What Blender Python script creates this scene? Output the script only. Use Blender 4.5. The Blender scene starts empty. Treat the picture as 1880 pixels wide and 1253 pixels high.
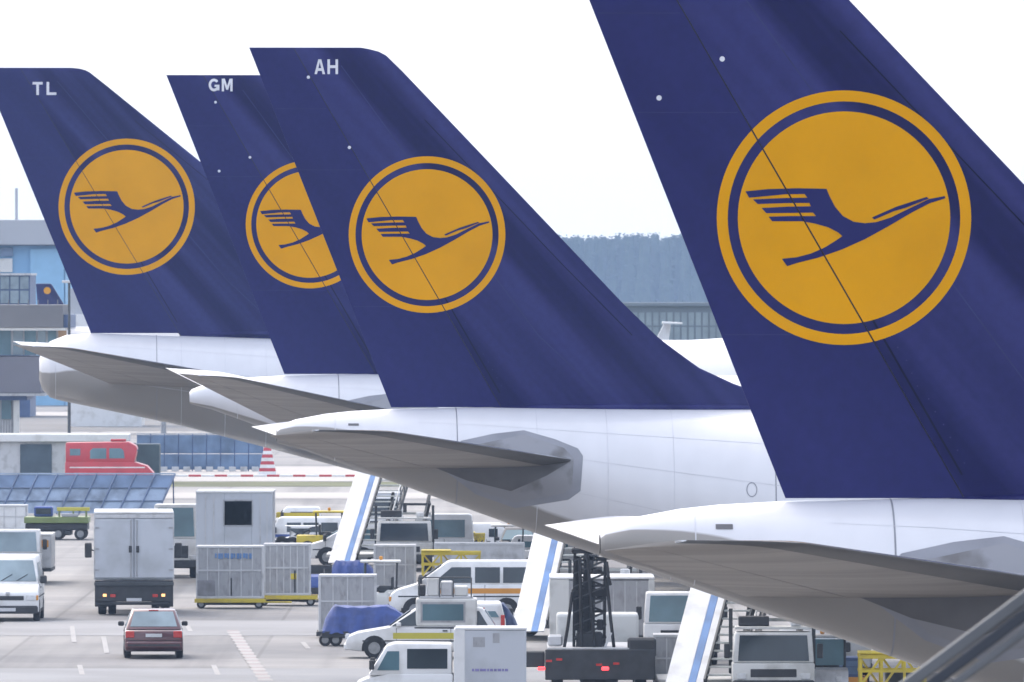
import bpy, bmesh, math, random
from mathutils import Vector, Matrix
from mathutils.geometry import tessellate_polygon
random.seed(7)
PI = math.pi
scene = bpy.context.scene
C = scene.collection

# ------------------------------------------------------------------ camera
F = 22000.0          # focal length in photo pixels (photo 1880 px wide)
CH = 11.2            # camera height
HY = 510.0           # horizon row in the photo
cam = bpy.data.cameras.new('Camera')
cam.sensor_width = 36.0
cam.lens = F / 1880.0 * 36.0
cam.clip_start = 1.0
cam.clip_end = 9000.0
camo = bpy.data.objects.new('Camera', cam)
C.objects.link(camo)
camo.location = (0, 0, CH)
camo.rotation_euler = (PI / 2 - math.atan((626.5 - HY) / F), 0, 0)
cam.dof.use_dof = True
cam.dof.focus_distance = 235.0
cam.dof.aperture_fstop = 14.0
scene.camera = camo

# ------------------------------------------------------------------ light
SUN_EL, SUN_ROT = math.radians(52), math.radians(-38)
world = bpy.data.worlds.new('World')
scene.world = world
world.use_nodes = True
wn = world.node_tree
bg = wn.nodes['Background']
sky = wn.nodes.new('ShaderNodeTexSky')
sky.sky_type = 'NISHITA'
sky.sun_disc = False
sky.sun_elevation = SUN_EL
sky.sun_rotation = SUN_ROT
sky.air_density = 1.0
sky.dust_density = 6.0
sky.ozone_density = 1.0
veil = wn.nodes.new('ShaderNodeMixRGB')      # thin even cloud over the clear sky
veil.blend_type = 'ADD'
veil.inputs[0].default_value = 1.0
veil.inputs[2].default_value = (5.7, 5.9, 6.5, 1)
wn.links.new(sky.outputs[0], veil.inputs[1])
wn.links.new(veil.outputs[0], bg.inputs[0])
bg.inputs[1].default_value = 0.13
sun = bpy.data.lights.new('Sun', 'SUN')
sun.energy = 0.75
sun.angle = math.radians(14)
sun.color = (1.0, 0.95, 0.88)
suno = bpy.data.objects.new('Sun', sun)
C.objects.link(suno)
sd = Vector((math.sin(SUN_ROT) * math.cos(SUN_EL), math.cos(SUN_ROT) * math.cos(SUN_EL), math.sin(SUN_EL)))
suno.rotation_euler = sd.to_track_quat('Z', 'Y').to_euler()
suno.location = (0, 0, 200)
scene.view_settings.view_transform = 'Standard'
scene.view_settings.look = 'None'
scene.view_settings.gamma = 1.0
scene.view_settings.exposure = 0.50
scene.view_settings.use_curve_mapping = False
scene.render.engine = 'CYCLES'
scene.cycles.use_denoising = True
scene.cycles.max_bounces = 8
scene.cycles.volume_bounces = 1
scene.render.filter_size = 1.9


# ------------------------------------------------------------------ materials
def mat(name, col, rough=0.5, metal=0.0, var=0.10, scale=1.5, bump=0.0, bscale=8.0, coat=0.0, spec=0.5,
        emit=None, stretch=None, dirt=None):
    m = bpy.data.materials.new(name)
    m.use_nodes = True
    col = tuple(c * 0.82 for c in col)
    if dirt:
        dirt = tuple(c * 0.82 for c in dirt)
    nt = m.node_tree
    b = nt.nodes['Principled BSDF']
    b.inputs['Roughness'].default_value = rough
    b.inputs['Metallic'].default_value = metal
    b.inputs['Specular IOR Level'].default_value = spec
    b.inputs['Coat Weight'].default_value = coat
    b.inputs['Coat Roughness'].default_value = 0.12
    tc = nt.nodes.new('ShaderNodeTexCoord')
    mp = nt.nodes.new('ShaderNodeMapping')
    nt.links.new(tc.outputs['Object'], mp.inputs[0])
    if stretch:
        mp.inputs['Scale'].default_value = stretch
    n = nt.nodes.new('ShaderNodeTexNoise')
    n.inputs['Scale'].default_value = scale
    n.inputs['Detail'].default_value = 6
    nt.links.new(mp.outputs[0], n.inputs['Vector'])
    r = nt.nodes.new('ShaderNodeValToRGB')
    lo = tuple(c * (1 - var) for c in col) + (1,)
    if dirt:
        lo = tuple(dirt) + (1,)
    hi = tuple(min(1, c * (1 + var)) for c in col) + (1,)
    r.color_ramp.elements[0].color = lo
    r.color_ramp.elements[1].color = hi
    r.color_ramp.elements[0].position = 0.3
    r.color_ramp.elements[1].position = 0.62 if not dirt else 0.5
    nt.links.new(n.outputs[0], r.inputs[0])
    nt.links.new(r.outputs[0], b.inputs['Base Color'])
    if bump:
        n2 = nt.nodes.new('ShaderNodeTexNoise')
        n2.inputs['Scale'].default_value = bscale
        n2.inputs['Detail'].default_value = 4
        nt.links.new(mp.outputs[0], n2.inputs['Vector'])
        bu = nt.nodes.new('ShaderNodeBump')
        bu.inputs['Strength'].default_value = bump
        bu.inputs['Distance'].default_value = 0.05
        nt.links.new(n2.outputs[0], bu.inputs['Height'])
        nt.links.new(bu.outputs[0], b.inputs['Normal'])
    if emit:
        b.inputs['Emission Color'].default_value = tuple(emit[:3]) + (1,)
        b.inputs['Emission Strength'].default_value = emit[3]
    return m


M = {}
M['white'] = mat('white_paint', (0.72, 0.73, 0.74), 0.35, var=0.06, dirt=(0.60, 0.60, 0.59), coat=0.3)
M['offwhite'] = mat('offwhite_paint', (0.62, 0.63, 0.62), 0.45, var=0.08, dirt=(0.46, 0.46, 0.44))
M['box_white'] = mat('truck_box_panel', (0.50, 0.53, 0.58), 0.5, var=0.06, scale=0.8, dirt=(0.42, 0.44, 0.47))
M['alu'] = mat('dull_aluminium', (0.36, 0.37, 0.39), 0.5, metal=0.35, var=0.10, scale=6.0, dirt=(0.29, 0.29, 0.30), bump=0.2, bscale=5, stretch=(1, 1, 0.4))
M['alu_lt'] = mat('light_aluminium', (0.52, 0.53, 0.55), 0.45, metal=0.3, var=0.12, scale=2.0, dirt=(0.38, 0.38, 0.39))
M['dark'] = mat('dark_chassis', (0.028, 0.030, 0.034), 0.6, var=0.3, scale=3)
M['black'] = mat('black_rubber', (0.018, 0.018, 0.02), 0.8, var=0.2, scale=6)
M['rim'] = mat('wheel_rim_grey', (0.30, 0.31, 0.32), 0.4, metal=0.6, var=0.15, scale=8)
M['glass'] = mat('vehicle_glass', (0.034, 0.046, 0.054), 0.08, var=0.30, scale=0.7, spec=0.45, coat=0.0)
M['glass_teal'] = mat('vehicle_glass_teal', (0.10, 0.19, 0.23), 0.10, var=0.22, scale=0.7, spec=0.45, coat=0.0)
M['glass_lt'] = mat('vehicle_glass_light', (0.22, 0.29, 0.33), 0.10, var=0.28, scale=0.7, spec=0.5, coat=0.0)
M['red_car'] = mat('dark_red_car_paint', (0.085, 0.014, 0.022), 0.3, var=0.12, coat=0.8)
M['red'] = mat('signal_red', (0.46, 0.022, 0.035), 0.4, var=0.1, coat=0.3)
M['tail_red'] = mat('tail_lamp_red', (0.55, 0.03, 0.025), 0.2, var=0.05, coat=0.6)
M['tail_lit'] = mat('tail_lamp_lit', (0.8, 0.06, 0.06), 0.3, var=0.0, emit=(1.0, 0.05, 0.06, 2.2))
M['amber_lit'] = mat('amber_lamp_lit', (0.9, 0.45, 0.15), 0.3, var=0.0, emit=(1.0, 0.50, 0.18, 1.4))
M['lamp'] = mat('head_lamp_glass', (0.62, 0.64, 0.66), 0.12, var=0.15, scale=6, coat=0.8)
M['orange'] = mat('orange_band', (0.62, 0.27, 0.03), 0.45, var=0.1)
M['yellow'] = mat('yellow_paint', (0.55, 0.43, 0.03), 0.5, var=0.15, dirt=(0.34, 0.26, 0.05))
M['yellow_green'] = mat('yellow_green_band', (0.55, 0.50, 0.06), 0.4, var=0.08)
M['green'] = mat('loader_green', (0.18, 0.24, 0.08), 0.5, var=0.15)
M['tarp'] = mat('blue_tarpaulin', (0.030, 0.062, 0.24), 0.55, var=0.3, scale=2.5, bump=0.6, bscale=4)
M['tarp_dk'] = mat('navy_tarpaulin', (0.022, 0.045, 0.13), 0.55, var=0.3, scale=2.5, bump=0.6, bscale=4)
M['blue'] = mat('blue_paint', (0.035, 0.08, 0.30), 0.4, var=0.12)
M['stripe_blue'] = mat('stripe_blue', (0.10, 0.22, 0.46), 0.4, var=0.25, scale=1.2)
M['steel_blue'] = mat('blue_steel_panel', (0.115, 0.185, 0.305), 0.5, var=0.35, scale=0.8)
M['steel_blue_dk'] = mat('blue_steel_rib', (0.045, 0.085, 0.20), 0.5, var=0.15)
M['plate'] = mat('number_plate_white', (0.62, 0.63, 0.66), 0.5, var=0.05)
M['tread'] = mat('stair_tread_metal', (0.50, 0.52, 0.50), 0.5, metal=0.2, var=0.15, scale=5)
M['rail'] = mat('dark_rail_tube', (0.06, 0.065, 0.07), 0.5, metal=0.3, var=0.2)
M['rust'] = mat('worn_brown_bed', (0.13, 0.085, 0.055), 0.8, var=0.3, scale=3)
# aircraft
NAVY = (0.016, 0.018, 0.116)
M['fin_blue'] = None
M['emblem_yellow'] = mat('emblem_yellow', (0.71, 0.335, 0.001), 0.7, var=0.05, scale=0.8, spec=0.02)
M['emblem_blue'] = mat('emblem_blue', NAVY, 0.45, var=0.06, spec=0.12)
M['fus_white'] = mat('fuselage_white', (0.71, 0.72, 0.765), 0.35, var=0.025, scale=0.7, coat=0.25, stretch=(3, 3, 0.6))
M['fus_grey'] = mat('fuselage_belly_grey', (0.30, 0.295, 0.29), 0.42, var=0.05, scale=0.5, stretch=(0.5, 0.5, 2.5))
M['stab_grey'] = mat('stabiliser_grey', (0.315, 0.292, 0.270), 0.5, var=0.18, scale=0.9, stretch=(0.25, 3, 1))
M['stab_top_lit'] = mat('stabiliser_upper_lit', (0.70, 0.70, 0.72), 0.4, var=0.03)  # top of the grey stabiliser, skylight painted in as a paler colour
M['bare_metal'] = mat('bare_metal', (0.62, 0.63, 0.65), 0.25, metal=0.85, var=0.06)
M['root_plate'] = mat('root_plate_grey', (0.25, 0.255, 0.28), 0.4, metal=0.3, var=0.15, scale=1.6, dirt=(0.16, 0.155, 0.16))
M['edge_shade'] = mat('leading_edge_shade_grey', (0.105, 0.105, 0.108), 0.5, var=0.1)  # shaded lower side of the metal edge, painted as dark grey
M['root_dark'] = mat('slot_shade_and_vent_dark', (0.11, 0.11, 0.12), 0.6, var=0.15)  # vent grey, also the painted shade at the tailplane root
M['seam_faint'] = mat('seam_faint', (0.60, 0.61, 0.66), 0.6, var=0.1)
M['navy_dark'] = mat('seam_navy_dark', (0.006, 0.007, 0.035), 0.6, var=0.1, spec=0.1)
M['navy_light'] = mat('seam_navy_light', (0.035, 0.040, 0.13), 0.6, var=0.2, spec=0.1)
M['seam'] = mat('seam_grey', (0.27, 0.28, 0.32), 0.6, var=0.1)
M['letter'] = mat('letter_white', (0.72, 0.74, 0.80), 0.5, var=0.02)


def fin_material(name, lo, hi, p0, p1, bump):
    m = bpy.data.materials.new(name)
    m.use_nodes = True
    nt = m.node_tree
    b = nt.nodes['Principled BSDF']
    b.inputs['Roughness'].default_value = 0.36
    b.inputs['Specular IOR Level'].default_value = 0.14
    tc = nt.nodes.new('ShaderNodeTexCoord')
    mp = nt.nodes.new('ShaderNodeMapping')
    mp.vector_type = 'TEXTURE'
    mp.inputs['Rotation'].default_value = (0, math.radians(-42), 0)
    mp.inputs['Scale'].default_value = (0.72, 1.0, 22.0)
    nt.links.new(tc.outputs['Object'], mp.inputs[0])
    n = nt.nodes.new('ShaderNodeTexNoise')
    n.inputs['Scale'].default_value = 1.0
    n.inputs['Detail'].default_value = 3
    nt.links.new(mp.outputs[0], n.inputs['Vector'])
    r = nt.nodes.new('ShaderNodeValToRGB')
    r.color_ramp.elements[0].color = lo + (1,)
    r.color_ramp.elements[1].color = hi + (1,)
    r.color_ramp.elements[0].position = p0
    r.color_ramp.elements[1].position = p1
    nt.links.new(n.outputs[0], r.inputs[0])
    n3 = nt.nodes.new('ShaderNodeTexNoise')
    n3.inputs['Scale'].default_value = 7.0
    n3.inputs['Detail'].default_value = 8
    nt.links.new(tc.outputs['Object'], n3.inputs['Vector'])
    mx = nt.nodes.new('ShaderNodeMixRGB')
    mx.blend_type = 'OVERLAY'
    mx.inputs[0].default_value = 0.22
    nt.links.new(r.outputs[0], mx.inputs[1])
    nt.links.new(n3.outputs[0], mx.inputs[2])
    nt.links.new(mx.outputs[0], b.inputs['Base Color'])
    bu = nt.nodes.new('ShaderNodeBump')
    bu.inputs['Strength'].default_value = bump
    bu.inputs['Distance'].default_value = 0.05
    nt.links.new(n.outputs[0], bu.inputs['Height'])
    nt.links.new(bu.outputs[0], b.inputs['Normal'])
    return m


M['fin_blue'] = fin_material('fin_navy_paint', (0.0052, 0.0058, 0.062), (0.0255, 0.0275, 0.128), 0.38, 0.66, 0.6)  # lighter and darker bands paint a diagonal sheen into the navy
M['rudder_blue'] = fin_material('rudder_navy_paint', (0.0110, 0.0125, 0.086), (0.0160, 0.0180, 0.106), 0.3, 0.7, 0.2)


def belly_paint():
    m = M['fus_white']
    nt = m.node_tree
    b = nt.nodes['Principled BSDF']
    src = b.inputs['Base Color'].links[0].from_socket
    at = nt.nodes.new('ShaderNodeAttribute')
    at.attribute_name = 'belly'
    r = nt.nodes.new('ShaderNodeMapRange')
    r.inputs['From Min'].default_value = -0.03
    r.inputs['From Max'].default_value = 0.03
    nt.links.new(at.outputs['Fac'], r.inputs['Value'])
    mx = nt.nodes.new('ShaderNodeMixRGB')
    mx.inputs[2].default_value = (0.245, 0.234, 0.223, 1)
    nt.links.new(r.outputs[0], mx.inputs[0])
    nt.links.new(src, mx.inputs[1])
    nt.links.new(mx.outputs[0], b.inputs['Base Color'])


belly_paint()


def apron_material():
    m = bpy.data.materials.new('apron_concrete')
    m.use_nodes = True
    nt = m.node_tree
    b = nt.nodes['Principled BSDF']
    b.inputs['Roughness'].default_value = 0.75
    tc = nt.nodes.new('ShaderNodeTexCoord')
    br = nt.nodes.new('ShaderNodeTexBrick')
    br.offset = 0.0
    br.inputs['Scale'].default_value = 1.0
    br.inputs['Brick Width'].default_value = 7.5
    br.inputs['Row Height'].default_value = 7.5
    br.inputs['Mortar Size'].default_value = 0.06
    br.inputs['Color1'].default_value = (0.205, 0.200, 0.196, 1)
    br.inputs['Color2'].default_value = (0.246, 0.238, 0.232, 1)
    br.inputs['Mortar'].default_value = (0.165, 0.16, 0.155, 1)
    nt.links.new(tc.outputs['Object'], br.inputs['Vector'])
    n = nt.nodes.new('ShaderNodeTexNoise')
    n.inputs['Scale'].default_value = 0.05
    n.inputs['Detail'].default_value = 8
    n.inputs['Roughness'].default_value = 0.65
    nt.links.new(tc.outputs['Object'], n.inputs['Vector'])
    r = nt.nodes.new('ShaderNodeValToRGB')
    r.color_ramp.elements[0].color = (0.54, 0.55, 0.58, 1)
    r.color_ramp.elements[1].color = (1.12, 1.11, 1.09, 1)
    r.color_ramp.elements[0].position = 0.34
    r.color_ramp.elements[1].position = 0.62
    nt.links.new(n.outputs[0], r.inputs[0])
    mx = nt.nodes.new('ShaderNodeMixRGB')
    mx.blend_type = 'MULTIPLY'
    mx.inputs[0].default_value = 1.0
    nt.links.new(br.outputs[0], mx.inputs[1])
    nt.links.new(r.outputs[0], mx.inputs[2])
    # tyre streaks along the driving direction
    mp = nt.nodes.new('ShaderNodeMapping')
    mp.inputs['Scale'].default_value = (0.9, 0.012, 1)
    mp.inputs['Rotation'].default_value = (0, 0, math.radians(-2.4))
    nt.links.new(tc.outputs['Object'], mp.inputs[0])
    n2 = nt.nodes.new('ShaderNodeTexNoise')
    n2.inputs['Scale'].default_value = 0.7
    n2.inputs['Detail'].default_value = 5
    nt.links.new(mp.outputs[0], n2.inputs['Vector'])
    r2 = nt.nodes.new('ShaderNodeValToRGB')
    r2.color_ramp.elements[0].color = (0.72, 0.72, 0.73, 1)
    r2.color_ramp.elements[1].color = (1.0, 1.0, 1.0, 1)
    r2.color_ramp.elements[0].position = 0.36
    r2.color_ramp.elements[1].position = 0.50
    nt.links.new(n2.outputs[0], r2.inputs[0])
    mx2 = nt.nodes.new('ShaderNodeMixRGB')
    mx2.blend_type = 'MULTIPLY'
    mx2.inputs[0].default_value = 1.0
    nt.links.new(mx.outputs[0], mx2.inputs[1])
    nt.links.new(r2.outputs[0], mx2.inputs[2])
    nt.links.new(mx2.outputs[0], b.inputs['Base Color'])
    return m


# ------------------------------------------------------------------ mesh helpers
class MB:
    def __init__(s):
        s.v, s.f, s.m = [], [], []

    def add(s, verts, faces, mi=0):
        o = len(s.v)
        s.v += [tuple(v) for v in verts]
        for f in faces:
            s.f.append([o + i for i in f])
            s.m.append(mi)
        return s

    def box(s, x0, x1, y0, y1, z0, z1, mi=0):
        v = [(x0, y0, z0), (x1, y0, z0), (x1, y1, z0), (x0, y1, z0), (x0, y0, z1), (x1, y0, z1), (x1, y1, z1), (x0, y1, z1)]
        return s.add(v, [(0, 3, 2, 1), (4, 5, 6, 7), (0, 1, 5, 4), (1, 2, 6, 5), (2, 3, 7, 6), (3, 0, 4, 7)], mi)

    def hexa(s, bottom, top, mi=0):
        return s.add(list(bottom) + list(top), [(0, 3, 2, 1), (4, 5, 6, 7), (0, 1, 5, 4), (1, 2, 6, 5), (2, 3, 7, 6), (3, 0, 4, 7)], mi)

    def prism(s, poly, y0, y1, mi=0, yf=None):
        """poly in (x,z), extruded from y0 to y1; yf(z) optionally gives the half width"""
        n = len(poly)
        a = [(x, (-yf(z) if yf else y0), z) for x, z in poly]
        b = [(x, (yf(z) if yf else y1), z) for x, z in poly]
        fs = [list(range(n)), list(range(2 * n - 1, n - 1, -1))]
        for i in range(n):
            j = (i + 1) % n
            fs.append((i, n + i, n + j, j))
        return s.add(a + b, fs, mi)

    def tube(s, p, q, r, n=6, mi=0, r2=None):
        p, q = Vector(p), Vector(q)
        d = (q - p).normalized()
        u = d.orthogonal().normalized()
        w = d.cross(u)
        r2 = r if r2 is None else r2
        vs = []
        for c, rr in ((p, r), (q, r2)):
            for i in range(n):
                a = 2 * PI * i / n
                vs.append(c + u * (rr * math.cos(a)) + w * (rr * math.sin(a)))
        fs = [(i, (i + 1) % n, n + (i + 1) % n, n + i) for i in range(n)]
        fs += [list(range(n - 1, -1, -1)), list(range(n, 2 * n))]
        return s.add(vs, fs, mi)

    def bar(s, p, q, w, h, mi=0):
        """rectangular bar from p to q, w sideways, h up"""
        p, q = Vector(p), Vector(q)
        d = (q - p).normalized()
        side = d.cross(Vector((0, 0, 1)))
        if side.length < 1e-4:
            side = Vector((1, 0, 0))
        side.normalize()
        up = side.cross(d).normalized()
        off = [-side * w / 2 - up * h / 2, side * w / 2 - up * h / 2, side * w / 2 + up * h / 2, -side * w / 2 + up * h / 2]
        return s.add([p + o for o in off] + [q + o for o in off],
                     [(0, 3, 2, 1), (4, 5, 6, 7), (0, 1, 5, 4), (1, 2, 6, 5), (2, 3, 7, 6), (3, 0, 4, 7)], mi)

    def ring(s, pts_rings, closed=True, cap=True, mi=0):
        n = len(pts_rings[0])
        o = len(s.v)
        for rg in pts_rings:
            s.v += [tuple(p) for p in rg]
        for k in range(len(pts_rings) - 1):
            for i in range(n if closed else n - 1):
                j = (i + 1) % n
                s.f.append([o + k * n + i, o + k * n + j, o + (k + 1) * n + j, o + (k + 1) * n + i])
                s.m.append(mi)
        if cap:
            s.f.append([o + i for i in range(n - 1, -1, -1)])
            s.m.append(mi)
            e = o + (len(pts_rings) - 1) * n
            s.f.append([e + i for i in range(n)])
            s.m.append(mi)
        return s

    def mesh(s, name, mats, bevel=0.0, smooth=False, seg=2):
        me = bpy.data.meshes.new(name)
        me.from_pydata(s.v, [], s.f)
        for m in mats:
            me.materials.append(m)
        for p, mi in zip(me.polygons, s.m):
            p.material_index = mi
        bm = bmesh.new()
        bm.from_mesh(me)
        bmesh.ops.recalc_face_normals(bm, faces=bm.faces)
        if bevel:
            es = [e for e in bm.edges if len(e.link_faces) == 2 and e.calc_face_angle(0) > 0.35]
            bmesh.ops.bevel(bm, geom=es, offset=bevel, segments=seg, profile=0.5, affect='EDGES', clamp_overlap=True)
        bm.to_mesh(me)
        bm.free()
        if smooth:
            for p in me.polygons:
                p.use_smooth = True
            try:
                me.set_sharp_from_angle(angle=math.radians(40))
            except Exception:
                pass
        me.update()
        return me

    def build(s, name, m, parent=None, bevel=0.0, smooth=False, seg=2, loc=None):
        mats = m if isinstance(m, (list, tuple)) else [m]
        o = bpy.data.objects.new(name, s.mesh(name, mats, bevel, smooth, seg))
        C.objects.link(o)
        if parent:
            o.parent = parent
        if loc:
            o.location = loc
        return o


def thing(name, label, cat, loc, rz=0.0, group=None):
    o = bpy.data.objects.new(name, None)
    C.objects.link(o)
    o.empty_display_size = 0.3
    o.location = loc
    o.rotation_euler = (0, 0, rz)
    tag(o, label, cat, group)
    return o


def tag(o, label=None, cat=None, group=None, kind=None):
    if label:
        o['label'] = label
    if cat:
        o['category'] = cat
    if group:
        o['group'] = group
    if kind:
        o['kind'] = kind
    return o


def ground(px, gy):
    """point of the ground that the photo shows at this pixel"""
    d = F * CH / (gy - HY)
    return ((px - 940.0) * d / F, d, 0.0)


def spx(gy):
    return (gy - HY) / CH


FRONT, AWAY, LEFT, RIGHT = -PI / 2, PI / 2, PI, 0.0

# ------------------------------------------------------------------ ground
gnd = MB().add([(-900, -100, 0), (900, -100, 0), (900, 4000, 0), (-900, 4000, 0)], [(0, 1, 2, 3)]).build('apron_ground', apron_material())
tag(gnd, kind='structure')
M['asphalt'] = mat('taxiway_asphalt', (0.17, 0.165, 0.16), 0.85, var=0.15, scale=0.05)
M['grass'] = mat('dry_grass', (0.11, 0.12, 0.05), 0.9, var=0.25, scale=0.15)
M['pale'] = mat('pale_concrete', (0.42, 0.40, 0.38), 0.85, var=0.08, scale=0.05)
M['line_white'] = mat('worn_white_line', (0.335, 0.327, 0.323), 0.8, var=0.1, dirt=(0.262, 0.256, 0.252), scale=2.5)
M['line_red'] = mat('worn_red_line', (0.31, 0.268, 0.262), 0.8, var=0.15, scale=1.2)


def strip(name, x0, x1, d0, d1, z, m):
    o = MB().add([(x0, d0, z), (x1, d0, z), (x1, d1, z), (x0, d1, z)], [(0, 1, 2, 3)]).build(name, m)
    tag(o, kind='structure')
    return o


def dd(y):
    return F * CH / (y - HY)


strip('service_road', -60, 60, dd(916), dd(905), 0.010, M['pale'])
strip('grass_verge', -26, 40, dd(894), dd(885), 0.010, M['grass'])
strip('taxiway', -200, 200, dd(884), dd(857), 0.010, M['pale'])
strip('far_taxiway', -300, 300, dd(792), dd(764), 0.012, M['asphalt'])
strip('far_concrete_strip', -300, 300, dd(764), dd(757), 0.014, M['pale'])
strip('far_grass', -300, 300, dd(738), dd(690), 0.012, M['grass'])
# worn patches of newer surface on the apron
strip('road_patch', -16.5, -3.5, dd(1168), dd(1140), 0.008, mat('road_patch_grey', (0.235, 0.235, 0.24), 0.8, var=0.2, scale=0.12))
strip('near_patch', -40, 10, 328.0, dd(1228), 0.008, mat('near_patch_grey', (0.235, 0.24, 0.25), 0.8, var=0.2, scale=0.12))


def dash(name, p0, p1, w, m, z=0.014):
    (ax, ay, _), (bx, by, _) = p0, p1
    o = MB().add([(ax - w / 2, ay, z), (ax + w / 2, ay, z), (bx + w / 2, by, z), (bx - w / 2, by, z)], [(0, 1, 2, 3)]).build(name, m)
    tag(o, kind='structure')


# red and white stand line running away from the camera, and lane dashes
a0, a1 = Vector(ground(488, 1251)), Vector(ground(426, 1158))
for k in range(16):
    t0, t1 = k / 16, (k + 0.55) / 16
    dash('stand_line_dash', a0.lerp(a1, t0), a0.lerp(a1, t1), 0.42, M['line_white'] if k % 2 else M['line_white'])
    dash('stand_line_red_dash', a0.lerp(a1, t1), a0.lerp(a1, (k + 1) / 16), 0.34, M['line_red'])
for (pa, pb) in (((151, 1240), (146, 1222)), ((136, 1180), (132, 1150)), ((190, 1170), (196, 1200)), ((400, 1240), (392, 1222)),
                 ((566, 1192), (556, 1180)), ((350, 1160), (344, 1150))):
    dash('lane_dash', ground(*pa), ground(*pb), 0.15, M['line_white'])


# ------------------------------------------------------------------ aircraft
def interp(tab, x):
    if x <= tab[0][0]:
        return tab[0][1]
    for (a, va), (b, vb) in zip(tab, tab[1:]):
        if x <= b:
            return va + (vb - va) * (x - a) / (b - a)
    return tab[-1][1]


def naca(c):
    c = min(max(c, 0.0), 1.0)
    return 5 * (0.2969 * math.sqrt(c) - 0.1260 * c - 0.3516 * c * c + 0.2843 * c ** 3 - 0.1036 * c ** 4)


CRANE = [(622, 664), (700, 656), (800, 653), (905, 655), (915, 680), (935, 718), (962, 750), (1000, 770), (1040, 775), (1080, 771), (1130, 755),
         (1182, 729), (1262, 691), (1318, 680), (1320, 688), (1265, 705), (1205, 736), (1120, 786), (1040, 830), (960, 866), (880, 894),
         (800, 914), (768, 925), (749, 899), (800, 894), (850, 881), (900, 859), (940, 834), (960, 820), (945, 807), (910, 789), (868, 777),
         (820, 768), (715, 768), (703, 752), (780, 750), (868, 750), (858, 738), (780, 739), (695, 740), (678, 722), (770, 717), (850, 716),
         (845, 704), (760, 705), (665, 708), (648, 692), (760, 687), (838, 686), (828, 673), (760, 674), (635, 686)]
CREST = [(1063, 755), (1150, 717), (1255, 683), (1262, 689), (1182, 721), (1140, 733), (1072, 762)]


def crane_uv(poly):
    return [((x - 966.5) / 444.0, (755.8 - y) / 444.0) for x, y in poly]


class Fin:
    """tail fin: leading edge x(z), trailing edge x(z), hinge x(z), half thickness"""

    def __init__(s, le, te, hinge, ztop, tc=0.045):
        s.le, s.te, s.hg, s.ztop, s.tc = le, te, hinge, ztop, tc

    def LE(s, z): return interp(s.le, z)

    def TE(s, z): return interp(s.te, z)

    def HG(s, z): return interp(s.hg, z)

    def half(s, x, z):
        le, te = s.LE(z), s.TE(z)
        ch = max(le - te, 0.05)
        # squared-off towards the tip so that the tip closes gently
        k = min(1.0, (s.ztop - z) / 0.25 + 0.25)
        return max(0.012, naca((le - x) / ch) * s.tc * min(ch, 8.2) * k)

    def grid(s, rudder, zs, nx=22, gap=0.010):
        rings = []
        for z in zs:
            le, te, hg = s.LE(z), s.TE(z), s.HG(z)
            x0, x1 = (hg - gap, te) if rudder else (le, hg + gap)
            if x0 <= x1 + 0.02:
                x1 = x0 - 0.02
            xs = []
            for i in range(nx + 1):
                t = i / nx
                t = t if rudder else t ** 1.7
                xs.append(x0 + (x1 - x0) * t)
            ring = [(x, -s.half(x, z), z) for x in xs] + [(x, s.half(x, z), z) for x in reversed(xs)]
            rings.append(ring)
        return rings


def bm_to_obj(bm, name, m, parent):
    me = bpy.data.meshes.new(name)
    bm.to_mesh(me)
    bm.free()
    me.materials.append(m)
    for p in me.polygons:
        p.use_smooth = True
    o = bpy.data.objects.new(name, me)
    C.objects.link(o)
    o.parent = parent
    return o


def decal(bm, fin, zb, name, m, parent, off, gap=0.011, cut=True):
    """bm holds flat faces in x,z; split at the rudder gap, lay on the fin skin"""
    outs = []
    z0, z1 = 0.5, fin.ztop - 0.2
    h0, h1 = Vector((fin.HG(z0), 0, z0)), Vector((fin.HG(z1), 0, z1))
    d = (h1 - h0).normalized()
    nrm = Vector((d.z, 0, -d.x))
    if nrm.x < 0:
        nrm = -nrm
    final = bmesh.new()
    for sgn in (1, -1):
        b2 = bm.copy()
        bmesh.ops.triangulate(b2, faces=b2.faces)
        geom = list(b2.verts) + list(b2.edges) + list(b2.faces)
        if cut:
            bmesh.ops.bisect_plane(b2, geom=geom, plane_co=h0 + nrm * (gap * sgn), plane_no=nrm * sgn, clear_inner=True)
        elif sgn == -1:
            b2.free()
            continue
        tmp = bpy.data.meshes.new('tmp')
        b2.to_mesh(tmp)
        b2.free()
        final.from_mesh(tmp)
        bpy.data.meshes.remove(tmp)
    bmesh.ops.triangulate(final, faces=final.faces)
    for _ in range(3):
        es = [e for e in final.edges if e.calc_length() > 0.16]
        if not es:
            break
        bmesh.ops.subdivide_edges(final, edges=es, cuts=1, use_grid_fill=False)
        bmesh.ops.triangulate(final, faces=final.faces, quad_method='SHORT_EDGE', ngon_method='EAR_CLIP')
    for v in final.verts:
        x, z = v.co.x, v.co.z
        v.co = Vector((x, -fin.half(x, z) - off, z + zb))
    bmesh.ops.recalc_face_normals(final, faces=final.faces)
    bmesh.ops.reverse_faces(final, faces=[f for f in final.faces if f.normal.y > 0])
    bm.free()
    return bm_to_obj(final, name, m, parent)


def annulus(cx, cz, r0, r1, n=96, rings=1):
    bm = bmesh.new()
    rr = [r0 + (r1 - r0) * k / rings for k in range(rings + 1)]
    vs = []
    for r in rr:
        vs.append([bm.verts.new((cx + r * math.cos(2 * PI * i / n), 0, cz + r * math.sin(2 * PI * i / n))) for i in range(n)])
    for a, b in zip(vs, vs[1:]):
        for i in range(n):
            bm.faces.new((a[i], b[i], b[(i + 1) % n], a[(i + 1) % n]))
    return bm


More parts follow.
